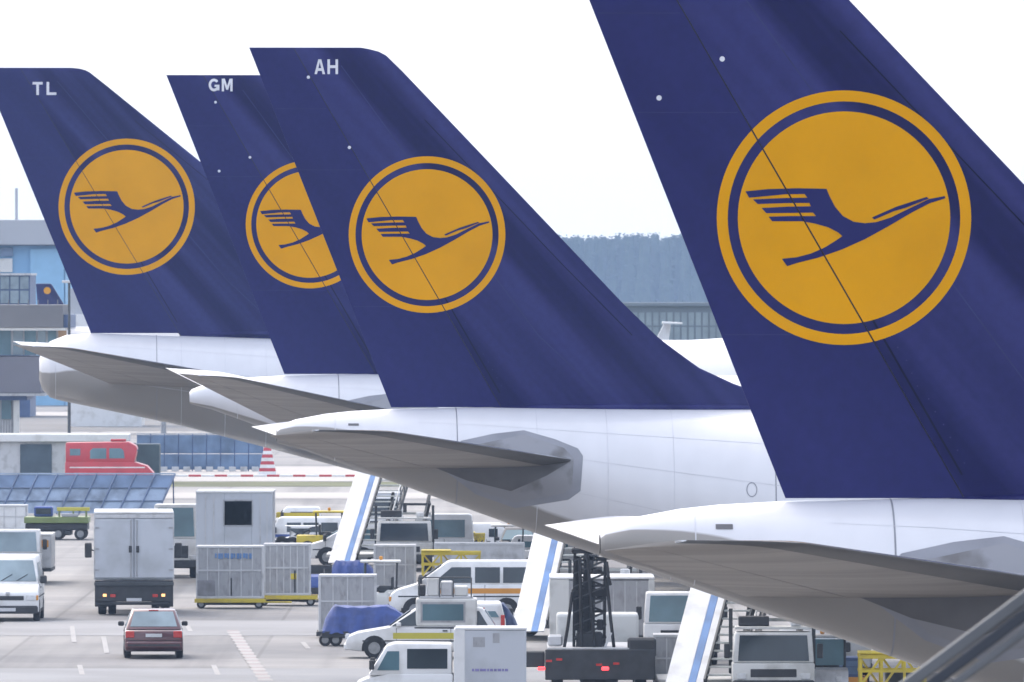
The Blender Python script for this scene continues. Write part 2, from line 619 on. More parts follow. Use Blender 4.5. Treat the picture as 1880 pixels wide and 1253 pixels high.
def flat_polys(polys):
    bm = bmesh.new()
    for p in polys:
        vs = [bm.verts.new((x, 0, z)) for x, z in p]
        for tri in tessellate_polygon([[Vector((x, z, 0)) for x, z in p]]):
            try:
                bm.faces.new([vs[i] for i in tri])
            except ValueError:
                pass
    return bm


GLYPH = {
    'A': [[(0, 0), (0.36, 1), (0.56, 1), (0.24, 0)], [(0.76, 0), (0.44, 1), (0.64, 1), (1, 0)], [(0.24, 0.22), (0.30, 0.40), (0.70, 0.40), (0.76, 0.22)]],
    'H': [[(0, 0), (0, 1), (0.24, 1), (0.24, 0)], [(0.76, 0), (0.76, 1), (1, 1), (1, 0)], [(0.24, 0.41), (0.24, 0.60), (0.76, 0.60), (0.76, 0.41)]],
    'M': [[(0, 0), (0, 1), (0.28, 1), (0.5, 0.42), (0.72, 1), (1, 1), (1, 0), (0.79, 0), (0.79, 0.66), (0.59, 0.12), (0.41, 0.12), (0.21, 0.66), (0.21, 0)]],
    'T': [[(0, 0.80), (0, 1), (1, 1), (1, 0.80)], [(0.37, 0), (0.37, 0.80), (0.63, 0.80), (0.63, 0)]],
    'L': [[(0, 0), (0, 1), (0.27, 1), (0.27, 0)], [(0.27, 0), (0.27, 0.20), (0.98, 0.20), (0.98, 0)]],
}
_o = [(0.5 + 0.5 * math.cos(math.radians(a)), 0.5 + 0.5 * math.sin(math.radians(a))) for a in range(38, 331, 12)]
_i = [(0.5 + 0.27 * math.cos(math.radians(a)), 0.5 + 0.29 * math.sin(math.radians(a))) for a in range(38, 331, 12)]
GLYPH['G'] = [[_o[k], _o[k + 1], _i[k + 1], _i[k]] for k in range(len(_o) - 1)] + [[(0.55, 0.35), (0.55, 0.52), (1.0, 0.52), (1.0, 0.35)], [(0.78, 0.08), (0.78, 0.35), (1.0, 0.35), (1.0, 0.08)]]


def letters_bm(text, x0, z0, w, h):
    n = len(text)
    gap = w * (0.10 if text != 'TL' else 0.16)
    lw = (w - gap * (n - 1)) / n
    polys = []
    for k, ch in enumerate(text):
        for p in GLYPH[ch]:
            polys.append([(x0 + k * (lw + gap) + u * lw, z0 + v * h) for u, v in p])
    return flat_polys(polys)


def airliner(label, px, py, s, spec):
    d = F / s
    X0 = (px - 940.0) / s
    zb = CH - (py - HY) / s
    root = thing('airliner', label, 'airliner', (X0, d, 0.0), spec.get('yaw', 0.0), 'airliners parked in a row')
    # ---- fuselage
    top, bot = spec['top'], spec['bot']
    xs = sorted(set([t[0] for t in top] + [t[0] for t in bot] + [spec['x0'] + 0.35 * i for i in range(60)] + [20 + 1.2 * i for i in range(int((spec['nose'] - 20) / 1.2))]))
    xs = [x for x in xs if spec['x0'] <= x <= spec['nose']]
    nseg = 64

    def sect(x):
        t, b = interp(top, x), interp(bot, x)
        return (t + b) / 2, max((t - b) / 2, 0.02), max((t - b) / 2 * spec.get('wk', 1.0), 0.02)

    def surf_y(x, z):
        c, rz_, ry = sect(x)
        q = max(0.0, 1 - ((z - c) / rz_) ** 2)
        return ry * math.sqrt(q)

    mb = MB()
    rings = []
    for x in xs:
        c, rz_, ry = sect(x)
        rings.append([(x, ry * math.sin(2 * PI * i / nseg), zb + c + rz_ * math.cos(2 * PI * i / nseg)) for i in range(nseg)])
    mb.ring(rings)
    # grey belly: the faces below the paint line
    for k in range(len(xs) - 1):
        for i in range(nseg):
            a = (i + 0.5) / nseg
            pass
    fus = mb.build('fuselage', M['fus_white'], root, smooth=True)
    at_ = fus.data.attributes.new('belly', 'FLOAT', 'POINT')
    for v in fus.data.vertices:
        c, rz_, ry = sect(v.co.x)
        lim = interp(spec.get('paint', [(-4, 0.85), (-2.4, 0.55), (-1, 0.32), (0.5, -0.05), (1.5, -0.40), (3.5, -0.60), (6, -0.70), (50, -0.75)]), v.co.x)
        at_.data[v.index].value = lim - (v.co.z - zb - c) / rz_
    for sx in spec['seams']:
        c, rz_, ry = sect(sx)
        rr = []
        for q in (-0.013, 0.013):
            rr.append([(sx + q, (ry + 0.004) * math.sin(2 * PI * i / nseg), zb + c + (rz_ + 0.004) * math.cos(2 * PI * i / nseg)) for i in range(nseg)])
        MB().ring(rr, cap=False).build('panel_seam', M['seam'], fus, smooth=True)

    for sx in spec.get('faint', [-1.3, 3.3, 4.9, 6.4, 10.3]):
        c, rz_, ry = sect(sx)
        rr = []
        for q in (-0.008, 0.008):
            rr.append([(sx + q, (ry + 0.003) * math.sin(2 * PI * i / nseg), zb + c + (rz_ + 0.003) * math.cos(2 * PI * i / nseg)) for i in range(nseg)])
        MB().ring(rr, cap=False).build('panel_seam', M['seam_faint'], fus, smooth=True)
    for ang in (48, 74, 102):
        a_ = math.radians(ang)
        mb = MB()
        rr = []
        for k in range(60):
            x = 0.6 + 14.0 * k / 59
            c, rz_, ry = sect(x)
            rr.append([(x, -(ry + 0.003) * math.sin(a_ + q), zb + c + (rz_ + 0.003) * math.cos(a_ + q)) for q in (-0.0035, 0.0035)])
        mb.ring(rr, closed=False, cap=False).build('lap_joint', M['seam_faint'], fus, smooth=True)
    c, rz_, ry = sect(spec['x0'])
    MB().ring([[(spec['x0'] + q, ry * f * math.sin(2 * PI * i / 24), zb + c + rz_ * f * math.cos(2 * PI * i / 24)) for i in range(24)] for q, f in ((-0.012, 0.9), (0.02, 0.9))]).build('exhaust_outlet', M['dark'], fus)

    def patch(name, poly, m, off, n=10, parent=fus):
        bm = flat_polys([poly])
        bmesh.ops.triangulate(bm, faces=bm.faces)
        for _ in range(4):
            es = [e for e in bm.edges if e.calc_length() > 0.18]
            if not es:
                break
            bmesh.ops.subdivide_edges(bm, edges=es, cuts=1)
            bmesh.ops.triangulate(bm, faces=bm.faces)
        for v in bm.verts:
            x, z = v.co.x, v.co.z
            c, rz_, ry = sect(x)
            # push out along the section normal
            y = surf_y(x, z)
            ny, nz = y / ry / ry, (z - c) / rz_ / rz_
            l = math.hypot(ny, nz) or 1
            v.co = Vector((x, -(y + off * ny / l), zb + z + off * nz / l))
        return bm_to_obj(bm, name, m, parent)

    for nm, poly, mk, off in spec.get('patches', []):
        patch(nm, poly, M[mk], off)
    for (hx, hz, hr) in spec.get('hatches', []):
        n = 28
        outer = [(hx + hr * 0.72 * math.cos(2 * PI * i / n), hz + hr * math.sin(2 * PI * i / n)) for i in range(n)]
        inner = [(hx + hr * 0.60 * math.cos(2 * PI * i / n), hz + hr * 0.86 * math.sin(2 * PI * i / n)) for i in range(n)]
        bm = bmesh.new()
        vo = [bm.verts.new((x, 0, z)) for x, z in outer]
        vi = [bm.verts.new((x, 0, z)) for x, z in inner]
        for i in range(n):
            bm.faces.new((vo[i], vo[(i + 1) % n], vi[(i + 1) % n], vi[i]))
        for v in bm.verts:
            v.co = Vector((v.co.x, -surf_y(v.co.x, v.co.z) - 0.006, zb + v.co.z))
        bm_to_obj(bm, 'hatch_rim', M['seam'], fus)
    # ---- fin and rudder
    fin = spec['fin']
    zs = [-0.6, -0.3, 0.0] + [fin.ztop * (i / 46) for i in range(1, 44)] + [fin.ztop - 0.18, fin.ztop - 0.09, fin.ztop - 0.03, fin.ztop]
    zs = sorted(set(z for z in zs if z <= fin.ztop))
    g = fin.grid(False, zs)
    fo = MB().ring([[(x, y, z + zb) for x, y, z in r] for r in g]).build('fin', M['fin_blue'], root, smooth=True)
    g = fin.grid(True, [z for z in zs if z >= spec.get('rud0', -0.02)], nx=14)
    ro = MB().ring([[(x, y, z + zb) for x, y, z in r] for r in g]).build('rudder', M['rudder_blue'], root, smooth=True)
    fr = []
    fx0, fx1 = spec.get('fairing', (2.2, 9.3))
    for k in range(25):
        t_ = k / 24
        x = fx0 + (fx1 - fx0) * t_
        e = max(0.03, math.sin(PI * t_) ** 0.45)
        hh = fin.half(x, 0.05) + 0.10 * e
        fr.append([(x, hh * math.sin(2 * PI * i / 20), zb - 0.03 + 0.15 * e * math.cos(2 * PI * i / 20)) for i in range(20)])
    MB().ring(fr).build('fin_fairing', M['fin_blue'], fo, smooth=True)
    web = MB()
    wv = []
    for z in zs:
        if -0.3 <= z <= fin.ztop:
            h = fin.half(fin.HG(z), z) * 0.86
            wv.append([(fin.HG(z) - 0.03, -h, z + zb), (fin.HG(z) + 0.03, -h, z + zb), (fin.HG(z) + 0.03, h, z + zb), (fin.HG(z) - 0.03, h, z + zb)])
    web.ring(wv).build('hinge_web', M['black'], ro)
    ex, ez, er = spec['emblem']
    decal(annulus(ex, ez, er * 0.914, er, rings=1), fin, zb, 'emblem_ring', M['emblem_yellow'], fo, 0.007)
    bm = annulus(ex, ez, 0.001, er * 0.835, rings=12)
    decal(bm, fin, zb, 'emblem_disc', M['emblem_yellow'], fo, 0.007)
    cr = [[(ex + u * er, ez + v * er) for u, v in crane_uv(p)] for p in (CRANE, CREST)]
    decal(flat_polys(cr), fin, zb, 'crane_mark', M['emblem_blue'], fo, 0.016)
    if spec.get('reg'):
        t, lx, lz, lw, lh = spec['reg']
        decal(letters_bm(t, lx, lz, lw, lh), fin, zb, 'registration_letters', M['letter'], fo, 0.010, cut=False)
    zt = fin.ztop
    def fin_line(name, pts, w, m, off=0.006):
        polys = []
        for (xa, za), (xb, zb2) in zip(pts, pts[1:]):
            dxx, dzz = xb - xa, zb2 - za
            l = math.hypot(dxx, dzz)
            ox, oz = -dzz / l * w / 2, dxx / l * w / 2
            polys.append([(xa + ox, za + oz), (xb + ox, zb2 + oz), (xb - ox, zb2 - oz), (xa - ox, za - oz)])
        decal(flat_polys(polys), fin, zb, name, m, fo, off, cut=False)
    zz = [zt * q for q in (0.04, 0.2, 0.4, 0.6, 0.8, 0.95)]
    fin_line('spar_seam', [(fin.HG(z) + 0.16, z) for z in zz[:3]], 0.03, M['navy_dark'], 0.004)
    fin_line('spar_seam', [(fin.HG(z) + 0.40 * (fin.LE(z) - fin.HG(z)), z) for z in zz], 0.02, M['navy_light'], 0.004)
    fin_line('edge_seam', [(fin.LE(z) - 0.55, z) for z in zz[1:5]], 0.02, M['navy_dark'], 0.004)
    for q in (0.83, 0.66, 0.28):
        z = zt * q
        fin_line('rib_seam', [(fin.TE(z) + 0.05, z), (fin.HG(z) - 0.06, z)], 0.012, M['navy_light'], 0.004)
    rr_ = random.Random(5)
    for (mx, mz) in [(fin.HG(z) + 0.28 + rr_.uniform(-0.03, 0.03), z) for z in [zt * (0.06 + 0.022 * k) for k in range(16)] + [zt * (0.80 + 0.03 * k) for k in range(5)]]:
        if (mx - ex) ** 2 + (mz - ez) ** 2 > (er * 1.05) ** 2:
            decal(annulus(mx, mz, 0.001, 0.012, n=6), fin, zb, 'fastener', M['navy_light'], fo, 0.008, cut=False)
    for (mx, mz) in spec.get('dots', []):
        bm = annulus(mx, mz, 0.001, 0.038, n=12)
        decal(bm, fin, zb, 'marker_dot', M['letter'], fo, 0.012, cut=False)
    # ---- tailplanes
    tp = spec['tail']           # centre LE (x,z), centre TE, tip LE, tip TE, half span
    (cl, ct, tl, tt, hs) = tp

    def section(t, c0, c1, sgn, n=14, full=False):
        """airfoil ring at span fraction t between chord fractions c0..c1"""
        tip = 1.0 if t < 0.94 else math.sqrt(max(0.0, 1 - ((t - 0.94) / 0.06) ** 2)) * 0.55 + 0.45
        lx, lz = cl[0] + (tl[0] - cl[0]) * t, cl[1] + (tl[1] - cl[1]) * t
        tx, tz = ct[0] + (tt[0] - ct[0]) * t, ct[1] + (tt[1] - ct[1]) * t
        lx2 = tx + (lx - tx) * tip
        ch = lx - tx
        up, lo = [], []
        for i in range(n + 1):
            q = i / n
            if c0 == 0:
                q = q ** 1.6
            c = c0 + (c1 - c0) * q
            x = lx2 + (tx - lx2) * c
            z = lz + (tz - lz) * c
            h = max(0.006, naca(c) * 0.050 * ch * (0.35 + 0.65 * min(1.0, (1.0 - t) / 0.05)))
            y = sgn * hs * t
            up.append((x, y, zb + z + h))
            lo.append((x, y, zb + z - h))
        return up + lo[::-1]

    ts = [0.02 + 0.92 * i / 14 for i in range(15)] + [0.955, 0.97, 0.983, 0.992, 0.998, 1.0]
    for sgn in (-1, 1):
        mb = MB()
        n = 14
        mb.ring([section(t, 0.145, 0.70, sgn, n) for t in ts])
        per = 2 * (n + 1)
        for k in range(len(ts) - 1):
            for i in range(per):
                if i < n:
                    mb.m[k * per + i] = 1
        to = mb.build('tailplane', [M['stab_grey'], M['stab_top_lit']], root, smooth=True)
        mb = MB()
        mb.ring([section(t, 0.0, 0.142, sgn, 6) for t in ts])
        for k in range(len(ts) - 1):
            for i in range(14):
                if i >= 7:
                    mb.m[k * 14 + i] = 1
        mb.build('leading_edge', [M['bare_metal'], M['edge_shade']], to, smooth=True)
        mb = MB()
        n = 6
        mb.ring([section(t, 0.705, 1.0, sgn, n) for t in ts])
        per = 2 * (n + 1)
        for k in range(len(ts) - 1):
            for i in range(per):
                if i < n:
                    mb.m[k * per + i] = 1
        mb.build('elevator', [M['stab_grey'], M['stab_top_lit']], to, smooth=True)
    # ---- wings, engines, gear: ahead of the frame, still there
    wx = spec['wing_x']
    span, rc, tcw, sweep = spec['wing']
    belly = interp(bot, wx)
    for sgn in (-1, 1):
        mb = MB()
        rg = []
        for k in range(9):
            t = k / 8
            y = sgn * (1.5 + (span / 2 - 1.5) * t)
            ch = rc + (tcw - rc) * t
            le = wx - sweep * (span / 2) * t
            z = zb + belly + 1.1 + t * (span / 2) * 0.10
            pts = []
            for i in range(12):
                c = i / 11
                pts.append((le - ch * c, y, z + naca(c) * 0.06 * ch))
            for i in range(11, -1, -1):
                c = i / 11
                pts.append((le - ch * c, y, z - naca(c) * 0.045 * ch - 0.01))
            rg.append(pts)
        mb.ring(rg)
        wo = mb.build('wing', M['stab_grey'], root, smooth=True)
        for ey in spec['engines']:
            lex = wx - sweep * ey
            ez2 = zb + belly + 0.1 + ey * 0.10
            rgs = []
            for (ax, ar) in ((3.6, 1.12), (3.3, 1.28), (2.4, 1.36), (1.0, 1.30), (0.0, 1.05), (-1.4, 0.55)):
                rgs.append([(lex + ax, sgn * ey + ar * math.cos(2 * PI * i / 24), ez2 - 0.9 + ar * math.sin(2 * PI * i / 24)) for i in range(24)])
            eo = MB().ring(rgs).build('engine', M['stab_grey'], root, smooth=True)
            MB().box(lex - 2.0, lex + 1.6, sgn * ey - 0.15, sgn * ey + 0.15, ez2 + 0.2, ez2 + 1.1).build('pylon', M['stab_grey'], eo, bevel=0.05)
    zbelly = zb + belly
    for (gx, gy_) in ((wx - rc * 0.62, -4.6), (wx - rc * 0.62, 4.6), (spec['nose'] - 6.5, 0.0)):
        leg = MB().tube((gx, gy_, 0.55), (gx, gy_ * 0.9, zbelly + 0.9), 0.16, 10).build('landing_gear', M['alu_lt'], root, smooth=True)
        r = 0.6 if gy_ else 0.45
        for dx in ((-0.75, 0.75) if gy_ else (0,)):
            for dy in (-0.45, 0.45):
                MB().tube((gx + dx, gy_ + dy - 0.2, r), (gx + dx, gy_ + dy + 0.2, r), r, 20).build('wheel', M['black'], leg, bevel=0.05)
    return root


# Airbus-type tail measured from the photograph, metres from the foot of the rudder's trailing edge
le_air = [(-0.6, 9.9), (0.0, 9.5), (0.12, 9.15), (0.46, 8.04), (0.91, 7.06), (1.56, 6.18), (2.35, 5.36), (4.80, 3.03), (8.01, -0.03), (8.13, -0.20), (8.20, -0.40), (8.25, -0.70)]
te_air = [(-0.6, 0.24), (0.0, 0.0), (8.26, -3.26)]
hg_air = [(-0.6, 2.87), (8.26, -2.25)]
fin_air = Fin(le_air, te_air, hg_air, 8.25)
top_air = [(-2.62, -0.50), (-2.55, -0.42), (-2.2, -0.28), (-1.5, -0.15), (-0.94, -0.09), (0, -0.04), (2, 0.0), (8.5, -0.05), (34, -0.05), (38, -0.30), (41, -0.9), (43.5, -2.1), (44.6, -3.4), (44.9, -4.0)]
bot_air = [(-2.62, -0.80), (-2.55, -0.84), (-2.0, -0.98), (3.5, -2.96), (9.2, -4.95), (10.8, -5.38), (12.4, -5.62), (14, -5.69), (36, -5.69), (40, -5.55), (43, -5.1), (44.6, -4.5), (44.9, -4.05)]
PLATE = [(1.0, -1.30), (1.56, -0.76), (2.3, -0.60), (3.0, -0.52), (3.7, -0.72), (4.22, -0.93), (4.33, -1.1), (4.27, -1.9), (4.0, -2.1), (2.8, -2.30), (1.9, -1.98)]
PLATE_IN = [(1.30, -1.24), (1.75, -0.88), (3.0, -0.62), (3.9, -0.92), (4.12, -1.15), (4.08, -1.8), (3.9, -1.95), (2.8, -2.16), (1.95, -1.88)]
SLOT_SHADE = [(0.95, -1.36), (1.6, -1.22), (4.05, -1.22), (3.5, -1.55), (2.7, -1.90), (1.7, -1.66)]  # stabiliser slot, with the tailplane's shade painted in as dark grey


def air_spec(**k):
    s = dict(fin=fin_air, top=top_air, bot=bot_air, x0=-2.62, nose=44.9, wk=0.98, seams=[1.48, 8.7, 15.0],
             patches=[('root_plate_rim', PLATE, 'seam', 0.006), ('root_plate', PLATE_IN, 'root_plate', 0.012), ('root_slot', SLOT_SHADE, 'root_dark', 0.018)],
             hatches=[(8.15, -1.86, 0.17)],
             emblem=(0.823, 3.96, 1.797),
             yaw=math.radians(2.7), tail=((5.10, -1.36), (-0.45, -1.42), (-0.56, -0.42), (-3.0, -0.55), 8.13),
             wing_x=27.0, wing=(44.8, 9.4, 2.8, 0.58), engines=(7.9,))
    s.update(k)
    return s


airliner('large navy tail fin with yellow crane emblem at right, nearest airliner', 1442, 915, 130.0,
         air_spec(dots=[(-1.79, 5.65), (-0.9, 6.2)], patches=air_spec()['patches'] + [('tail_vent', [(-1.02, -0.43), (-0.78, -0.43), (-0.78, -0.36), (-1.02, -0.36)], 'root_dark', 0.01)]))
airliner('airliner with navy tail fin lettered AH and whole yellow crane emblem', 718, 748, 80.0,
         air_spec(reg=('AH', -1.76, 7.64, 0.54, 0.34), dots=[(-1.90, 7.57), (-0.96, 5.96)],
                  patches=air_spec()['patches'] + [('tail_vent', [(-1.0, -0.42), (-0.76, -0.42), (-0.76, -0.37), (-1.0, -0.37)], 'root_dark', 0.01)]))
airliner('airliner with navy tail fin lettered GM, emblem half hidden by its neighbour', 522, 687, 66.5,
         air_spec(reg=('GM', -2.09, 7.80, 0.66, 0.35), dots=[(-1.8, 5.6), (-0.95, 5.98), (-1.9, 7.5)], emblem=(0.70, 4.13, 1.767), paint=[(-4, -0.75), (50, -0.75)],
                  tail=((5.5, -1.55), (0.1, -1.5), (-1.77, 0.03), (-3.1, 0.09), 9.7),
                  wing=(60.3, 10.5, 2.6, 0.55), engines=(9.4, 19.2), nose=44.9))
# the 747-type tail far left
le_747 = [(-0.6, 15.0), (0.0, 13.6), (0.2, 12.8), (0.55, 11.6), (1.04, 10.5), (6.34, 3.96), (9.5, 0.06), (9.62, -0.12), (9.70, -0.32), (9.74, -0.7)]
fin_747 = Fin(le_747, [(-0.6, 0.25), (0.0, 0.0), (9.74, -3.99)], [(-0.6, 3.6), (9.74, -2.6)], 9.74, 0.045)
airliner('airliner with navy tail fin lettered TL, farthest left of the row', 167, 612, 50.0,
         dict(fin=fin_747, x0=-1.9, nose=58.0, wk=1.0, seams=[2.4, 9.0],
              top=[(-1.9, -0.95), (-1.8, -0.62), (-1.5, -0.30), (-0.9, -0.07), (0, 0.0), (6.7, -0.2), (22, -0.26), (30, 0.2), (36, 1.3), (46, 1.4), (52, 0.3), (56, -2.6), (58, -5.0)],
              bot=[(-1.9, -1.7), (-1.8, -2.05), (-1.5, -2.36), (-1.2, -2.46), (3.06, -3.34), (4.66, -3.74), (14, -6.2), (18, -6.9), (22, -7.1), (50, -7.1), (56, -6.4), (58, -5.2)],
              paint=[(-4, -0.35), (0, 0.02), (4, 0.05), (9, -0.35), (20, -0.7)], fairing=(4.0, 13.0), hatches=[], emblem=(1.31, 4.64, 2.5), reg=('TL', -2.14, 8.74, 0.88, 0.48),
              yaw=math.radians(2.4), tail=((8.5, -2.15), (1.2, -2.05), (-1.10, -0.43), (-2.86, -0.36), 11.0),
              wing_x=36.0, wing=(64.4, 14.0, 4.0, 0.72), engines=(11.7, 21.0)))


# ------------------------------------------------------------------ wheels and vehicle kit
_wheel = {}


def wheel(parent, x, y, r, w=0.2, outer=1):
    key = (round(r, 3), round(w, 3))
    if key not in _wheel:
        prof = [(-w / 2, r * 0.62), (-w / 2, r * 0.92), (-w / 2 + 0.03, r), (w / 2 - 0.03, r), (w / 2, r * 0.92), (w / 2, r * 0.62)]
        rings = [[(rr * math.cos(2 * PI * i / 22), yy, rr * math.sin(2 * PI * i / 22)) for i in range(22)] for yy, rr in prof]
        ty = MB().ring(rings).mesh('tyre', [M['black']], smooth=True)
        prof = [(-w / 2 - 0.006, r * 0.2), (-w / 2 - 0.006, r * 0.56), (-w / 2 + 0.02, r * 0.62), (w / 2 - 0.02, r * 0.62), (w / 2 + 0.006, r * 0.56), (w / 2 + 0.006, r * 0.2)]
        rings = [[(rr * math.cos(2 * PI * i / 16), yy, rr * math.sin(2 * PI * i / 16)) for i in range(16)] for yy, rr in prof]
        rm = MB().ring(rings).mesh('rim', [M['rim']], smooth=True)
        _wheel[key] = (ty, rm)
    ty, rm = _wheel[key]
    o = bpy.data.objects.new('wheel', ty)
    C.objects.link(o)
    o.parent = parent
    o.location = (x, y, r)
    q = bpy.data.objects.new('rim', rm)
    C.objects.link(q)
    q.parent = o
    return o


def bx(name, parent, m, x0, x1, y0, y1, z0, z1, bev=0.02, seg=1):
    return MB().box(x0, x1, y0, y1, z0, z1).build(name, m, parent, bevel=bev, seg=seg)


def side_pane(parent, poly, yh, side, m, name='window'):
    n = len(poly)
    a = [(x, side * (yh(z) + 0.012), z) for x, z in poly]
    b = [(x, side * (yh(z) - 0.02), z) for x, z in poly]
    fs = [list(range(n)), list(range(2 * n - 1, n - 1, -1))] + [(i, n + i, n + (i + 1) % n, (i + 1) % n) for i in range(n)]
    return MB().add(a + b, fs).build(name, m, parent)


def cross_pane(parent, p0, p1, h0, h1, m, name='windscreen', out=0.012):
    """pane across the vehicle from (x,z) p0 (half width h0) up to p1 (half width h1)"""
    dx, dz = p1[0] - p0[0], p1[1] - p0[1]
    l = math.hypot(dx, dz)
    nx, nz = dz / l, -dx / l
    if out < 0:
        nx, nz, out = -nx, -nz, -out
    v = []
    for k in (out, -0.03):
        v += [(p0[0] + nx * k, -h0, p0[1] + nz * k), (p0[0] + nx * k, h0, p0[1] + nz * k), (p1[0] + nx * k, h1, p1[1] + nz * k), (p1[0] + nx * k, -h1, p1[1] + nz * k)]
    return MB().add(v, [(0, 1, 2, 3), (7, 6, 5, 4), (0, 4, 5, 1), (1, 5, 6, 2), (2, 6, 7, 3), (3, 7, 4, 0)]).build(name, m, parent)


def lights(parent, m, x, ys, z, w=0.2, h=0.12, name='tail_light', dx=0.03):
    for y in ys:
        bx(name, parent, m, x - dx, x + dx, y - w / 2, y + w / 2, z - h / 2, z + h / 2, 0.012)


def van(name, label, cat, loc, rz, L=4.8, W=1.9, H=1.95, paint='white', hood=0.95, slope=1.0, belt=1.12, inset=0.10,
        glass='glass', side_windows=((0.02, 0.33), (0.36, 0.66), (0.69, 0.95)), band=None, rear_window=True, roofbox=None, group=None,
        hoodz=1.0, wheel_r=0.33, clear=0.28, lamps=True):
    """van or minibus: +x is forward; side windows given as fractions of the roof length from the front"""
    t = thing(name, label, cat, loc, rz, group)
    hl = L / 2
    P = M[paint]
    lower = [(-hl, clear), (-hl - 0.02, 0.6), (-hl, belt), (hl - hood, belt), (hl - 0.25, hoodz), (hl - 0.04, hoodz - 0.16), (hl, 0.55), (hl - 0.05, clear)]
    xf0, xf1 = hl - hood + 0.04, hl - hood - slope
    upper = [(-hl + 0.01, belt - 0.04), (-hl + 0.08, H - 0.06), (-hl + 0.2, H), (xf1 - 0.12, H), (xf1, H - 0.04), (xf0, belt - 0.04)]

    def yh(z):
        return W / 2 - (0.015 + inset * max(0.0, (z - belt) / (H - belt)) if z > belt - 0.05 else 0.0)
    mb = MB()
    mb.prism(lower, -W / 2, W / 2)
    b = mb.build('body', P, t, bevel=0.07, smooth=True)
    MB().prism(upper, 0, 0, yf=yh).build('cabin', P, t, bevel=0.06, smooth=True)
    z0, z1 = belt + 0.05, H - 0.22
    xr = -hl + 0.15
    k = (xf0 - xf1) / (H - belt)
    for (a, c) in side_windows:
        top_l = xf1 - 0.12 - xr
        xa1, xa0 = xf1 - 0.10 - a * top_l, xf1 - 0.10 - c * top_l
        xb1 = xa1 + (z1 - z0) * k * 0.85 if a < 0.05 else xa1
        poly = [(xa0, z0), (xb1, z0), (xa1, z1), (xa0, z1)]
        for sd_ in (-1, 1):
            side_pane(t, poly, yh, sd_, M[glass])
    p0 = (xf0 - k * 0.10, belt + 0.08)
    p1 = (xf1 + k * 0.14, H - 0.14)
    cross_pane(t, p0, p1, W / 2 - 0.10, W / 2 - inset - 0.10, M[glass], 'windscreen')
    if rear_window:
        cross_pane(t, (-hl + 0.025, belt + 0.06), (-hl + 0.065, H - 0.25), W / 2 - 0.2, W / 2 - inset - 0.18, M[glass], 'rear_window', out=-0.012)
    bx('bumper', t, M['dark'], hl - 0.18, hl + 0.06, -W / 2 + 0.02, W / 2 - 0.02, clear - 0.02, clear + 0.24, 0.04)
    bx('bumper', t, M['dark'], -hl - 0.07, -hl + 0.15, -W / 2 + 0.02, W / 2 - 0.02, clear - 0.02, clear + 0.2, 0.04)
    if lamps:
        lights(t, M['lamp'], hl - 0.01, (-W / 2 + 0.24, W / 2 - 0.24), hoodz - 0.30, 0.32, 0.17, 'headlight')
        bx('grille', t, M['dark'], hl - 0.04, hl + 0.012, -W / 2 + 0.48, W / 2 - 0.48, hoodz - 0.38, hoodz - 0.24, 0.01)
        bx('number_plate', t, M['plate'], hl + 0.05, hl + 0.075, -0.26, 0.26, clear + 0.06, clear + 0.17, 0.0)
        lights(t, M['tail_red'], -hl - 0.01, (-W / 2 + 0.09, W / 2 - 0.09), 0.9, 0.12, 0.36)
    for sd_ in (-1, 1):
        mo = bx('mirror', t, M['dark'], xf0 - 0.28, xf0 - 0.14, sd_ * (W / 2 + 0.12) - 0.11, sd_ * (W / 2 + 0.12) + 0.11, belt + 0.0, belt + 0.26, 0.03)
        for wxx in (hl - 0.85, -hl + 0.95):
            arch = [(wxx + (wheel_r + 0.07) * math.cos(PI * i / 10), wheel_r + (wheel_r + 0.07) * math.sin(PI * i / 10)) for i in range(11)]
            arch += [(wxx - wheel_r - 0.07, clear + 0.005), (wxx + wheel_r + 0.07, clear + 0.005)][0:2]
            ys = sorted((sd_ * (W / 2 + 0.008), sd_ * (W / 2 - 0.10)))
            MB().prism(arch, ys[0], ys[1]).build('wheel_arch', M['black'], t)
            wheel(t, wxx, sd_ * (W / 2 - 0.09), wheel_r, 0.21)
    for sd_ in (-1, 1):
        ys = sorted((sd_ * (W / 2 - 0.01), sd_ * (W / 2 + 0.004)))
        for fx in (0.02, 0.30, 0.62):
            xs_ = hl - hood - 0.15 - fx * (L - hood - 0.5)
            bx('door_seam', t, M['dark'], xs_ - 0.008, xs_ + 0.008, ys[0], ys[1], clear + 0.14, belt - 0.02, 0.0)
        bx('sill_trim', t, M['dark'], -hl + 0.3, hl - 0.4, ys[0], ys[1] + 0.002, clear, clear + 0.11, 0.0)
        bx('rub_strip', t, M['dark'], -hl + 0.2, hl - 0.3, ys[0], ys[1] + 0.003, 0.66 * belt - 0.022, 0.66 * belt + 0.022, 0.0)
        bx('door_handle', t, M['dark'], hl - hood - 0.95, hl - hood - 0.80, ys[0], ys[1] + 0.02, belt - 0.16, belt - 0.11, 0.0)
        if lamps:
            bx('indicator', t, M['orange'], hl - 0.10, hl + 0.004, sd_ * (W / 2 - 0.05) - 0.045, sd_ * (W / 2 - 0.05) + 0.045, hoodz - 0.38, hoodz - 0.22, 0.01)
    bx('badge', t, M['alu_lt'], hl - 0.03, hl + 0.03, -0.07, 0.07, hoodz - 0.22, hoodz - 0.10, 0.02)
    bx('dashboard', t, M['dark'], hl - hood - 0.5, hl - hood - 0.1, -W / 2 + 0.15, W / 2 - 0.15, belt - 0.2, belt - 0.06, 0.0)
    for sy in (-0.25, 0.25):
        MB().tube((xf0 - k * 0.09 + 0.012, sy, belt + 0.09), (xf0 - k * 0.3 + 0.02, sy + 0.35, belt + 0.30), 0.012, 4).build('wiper', M['black'], t)
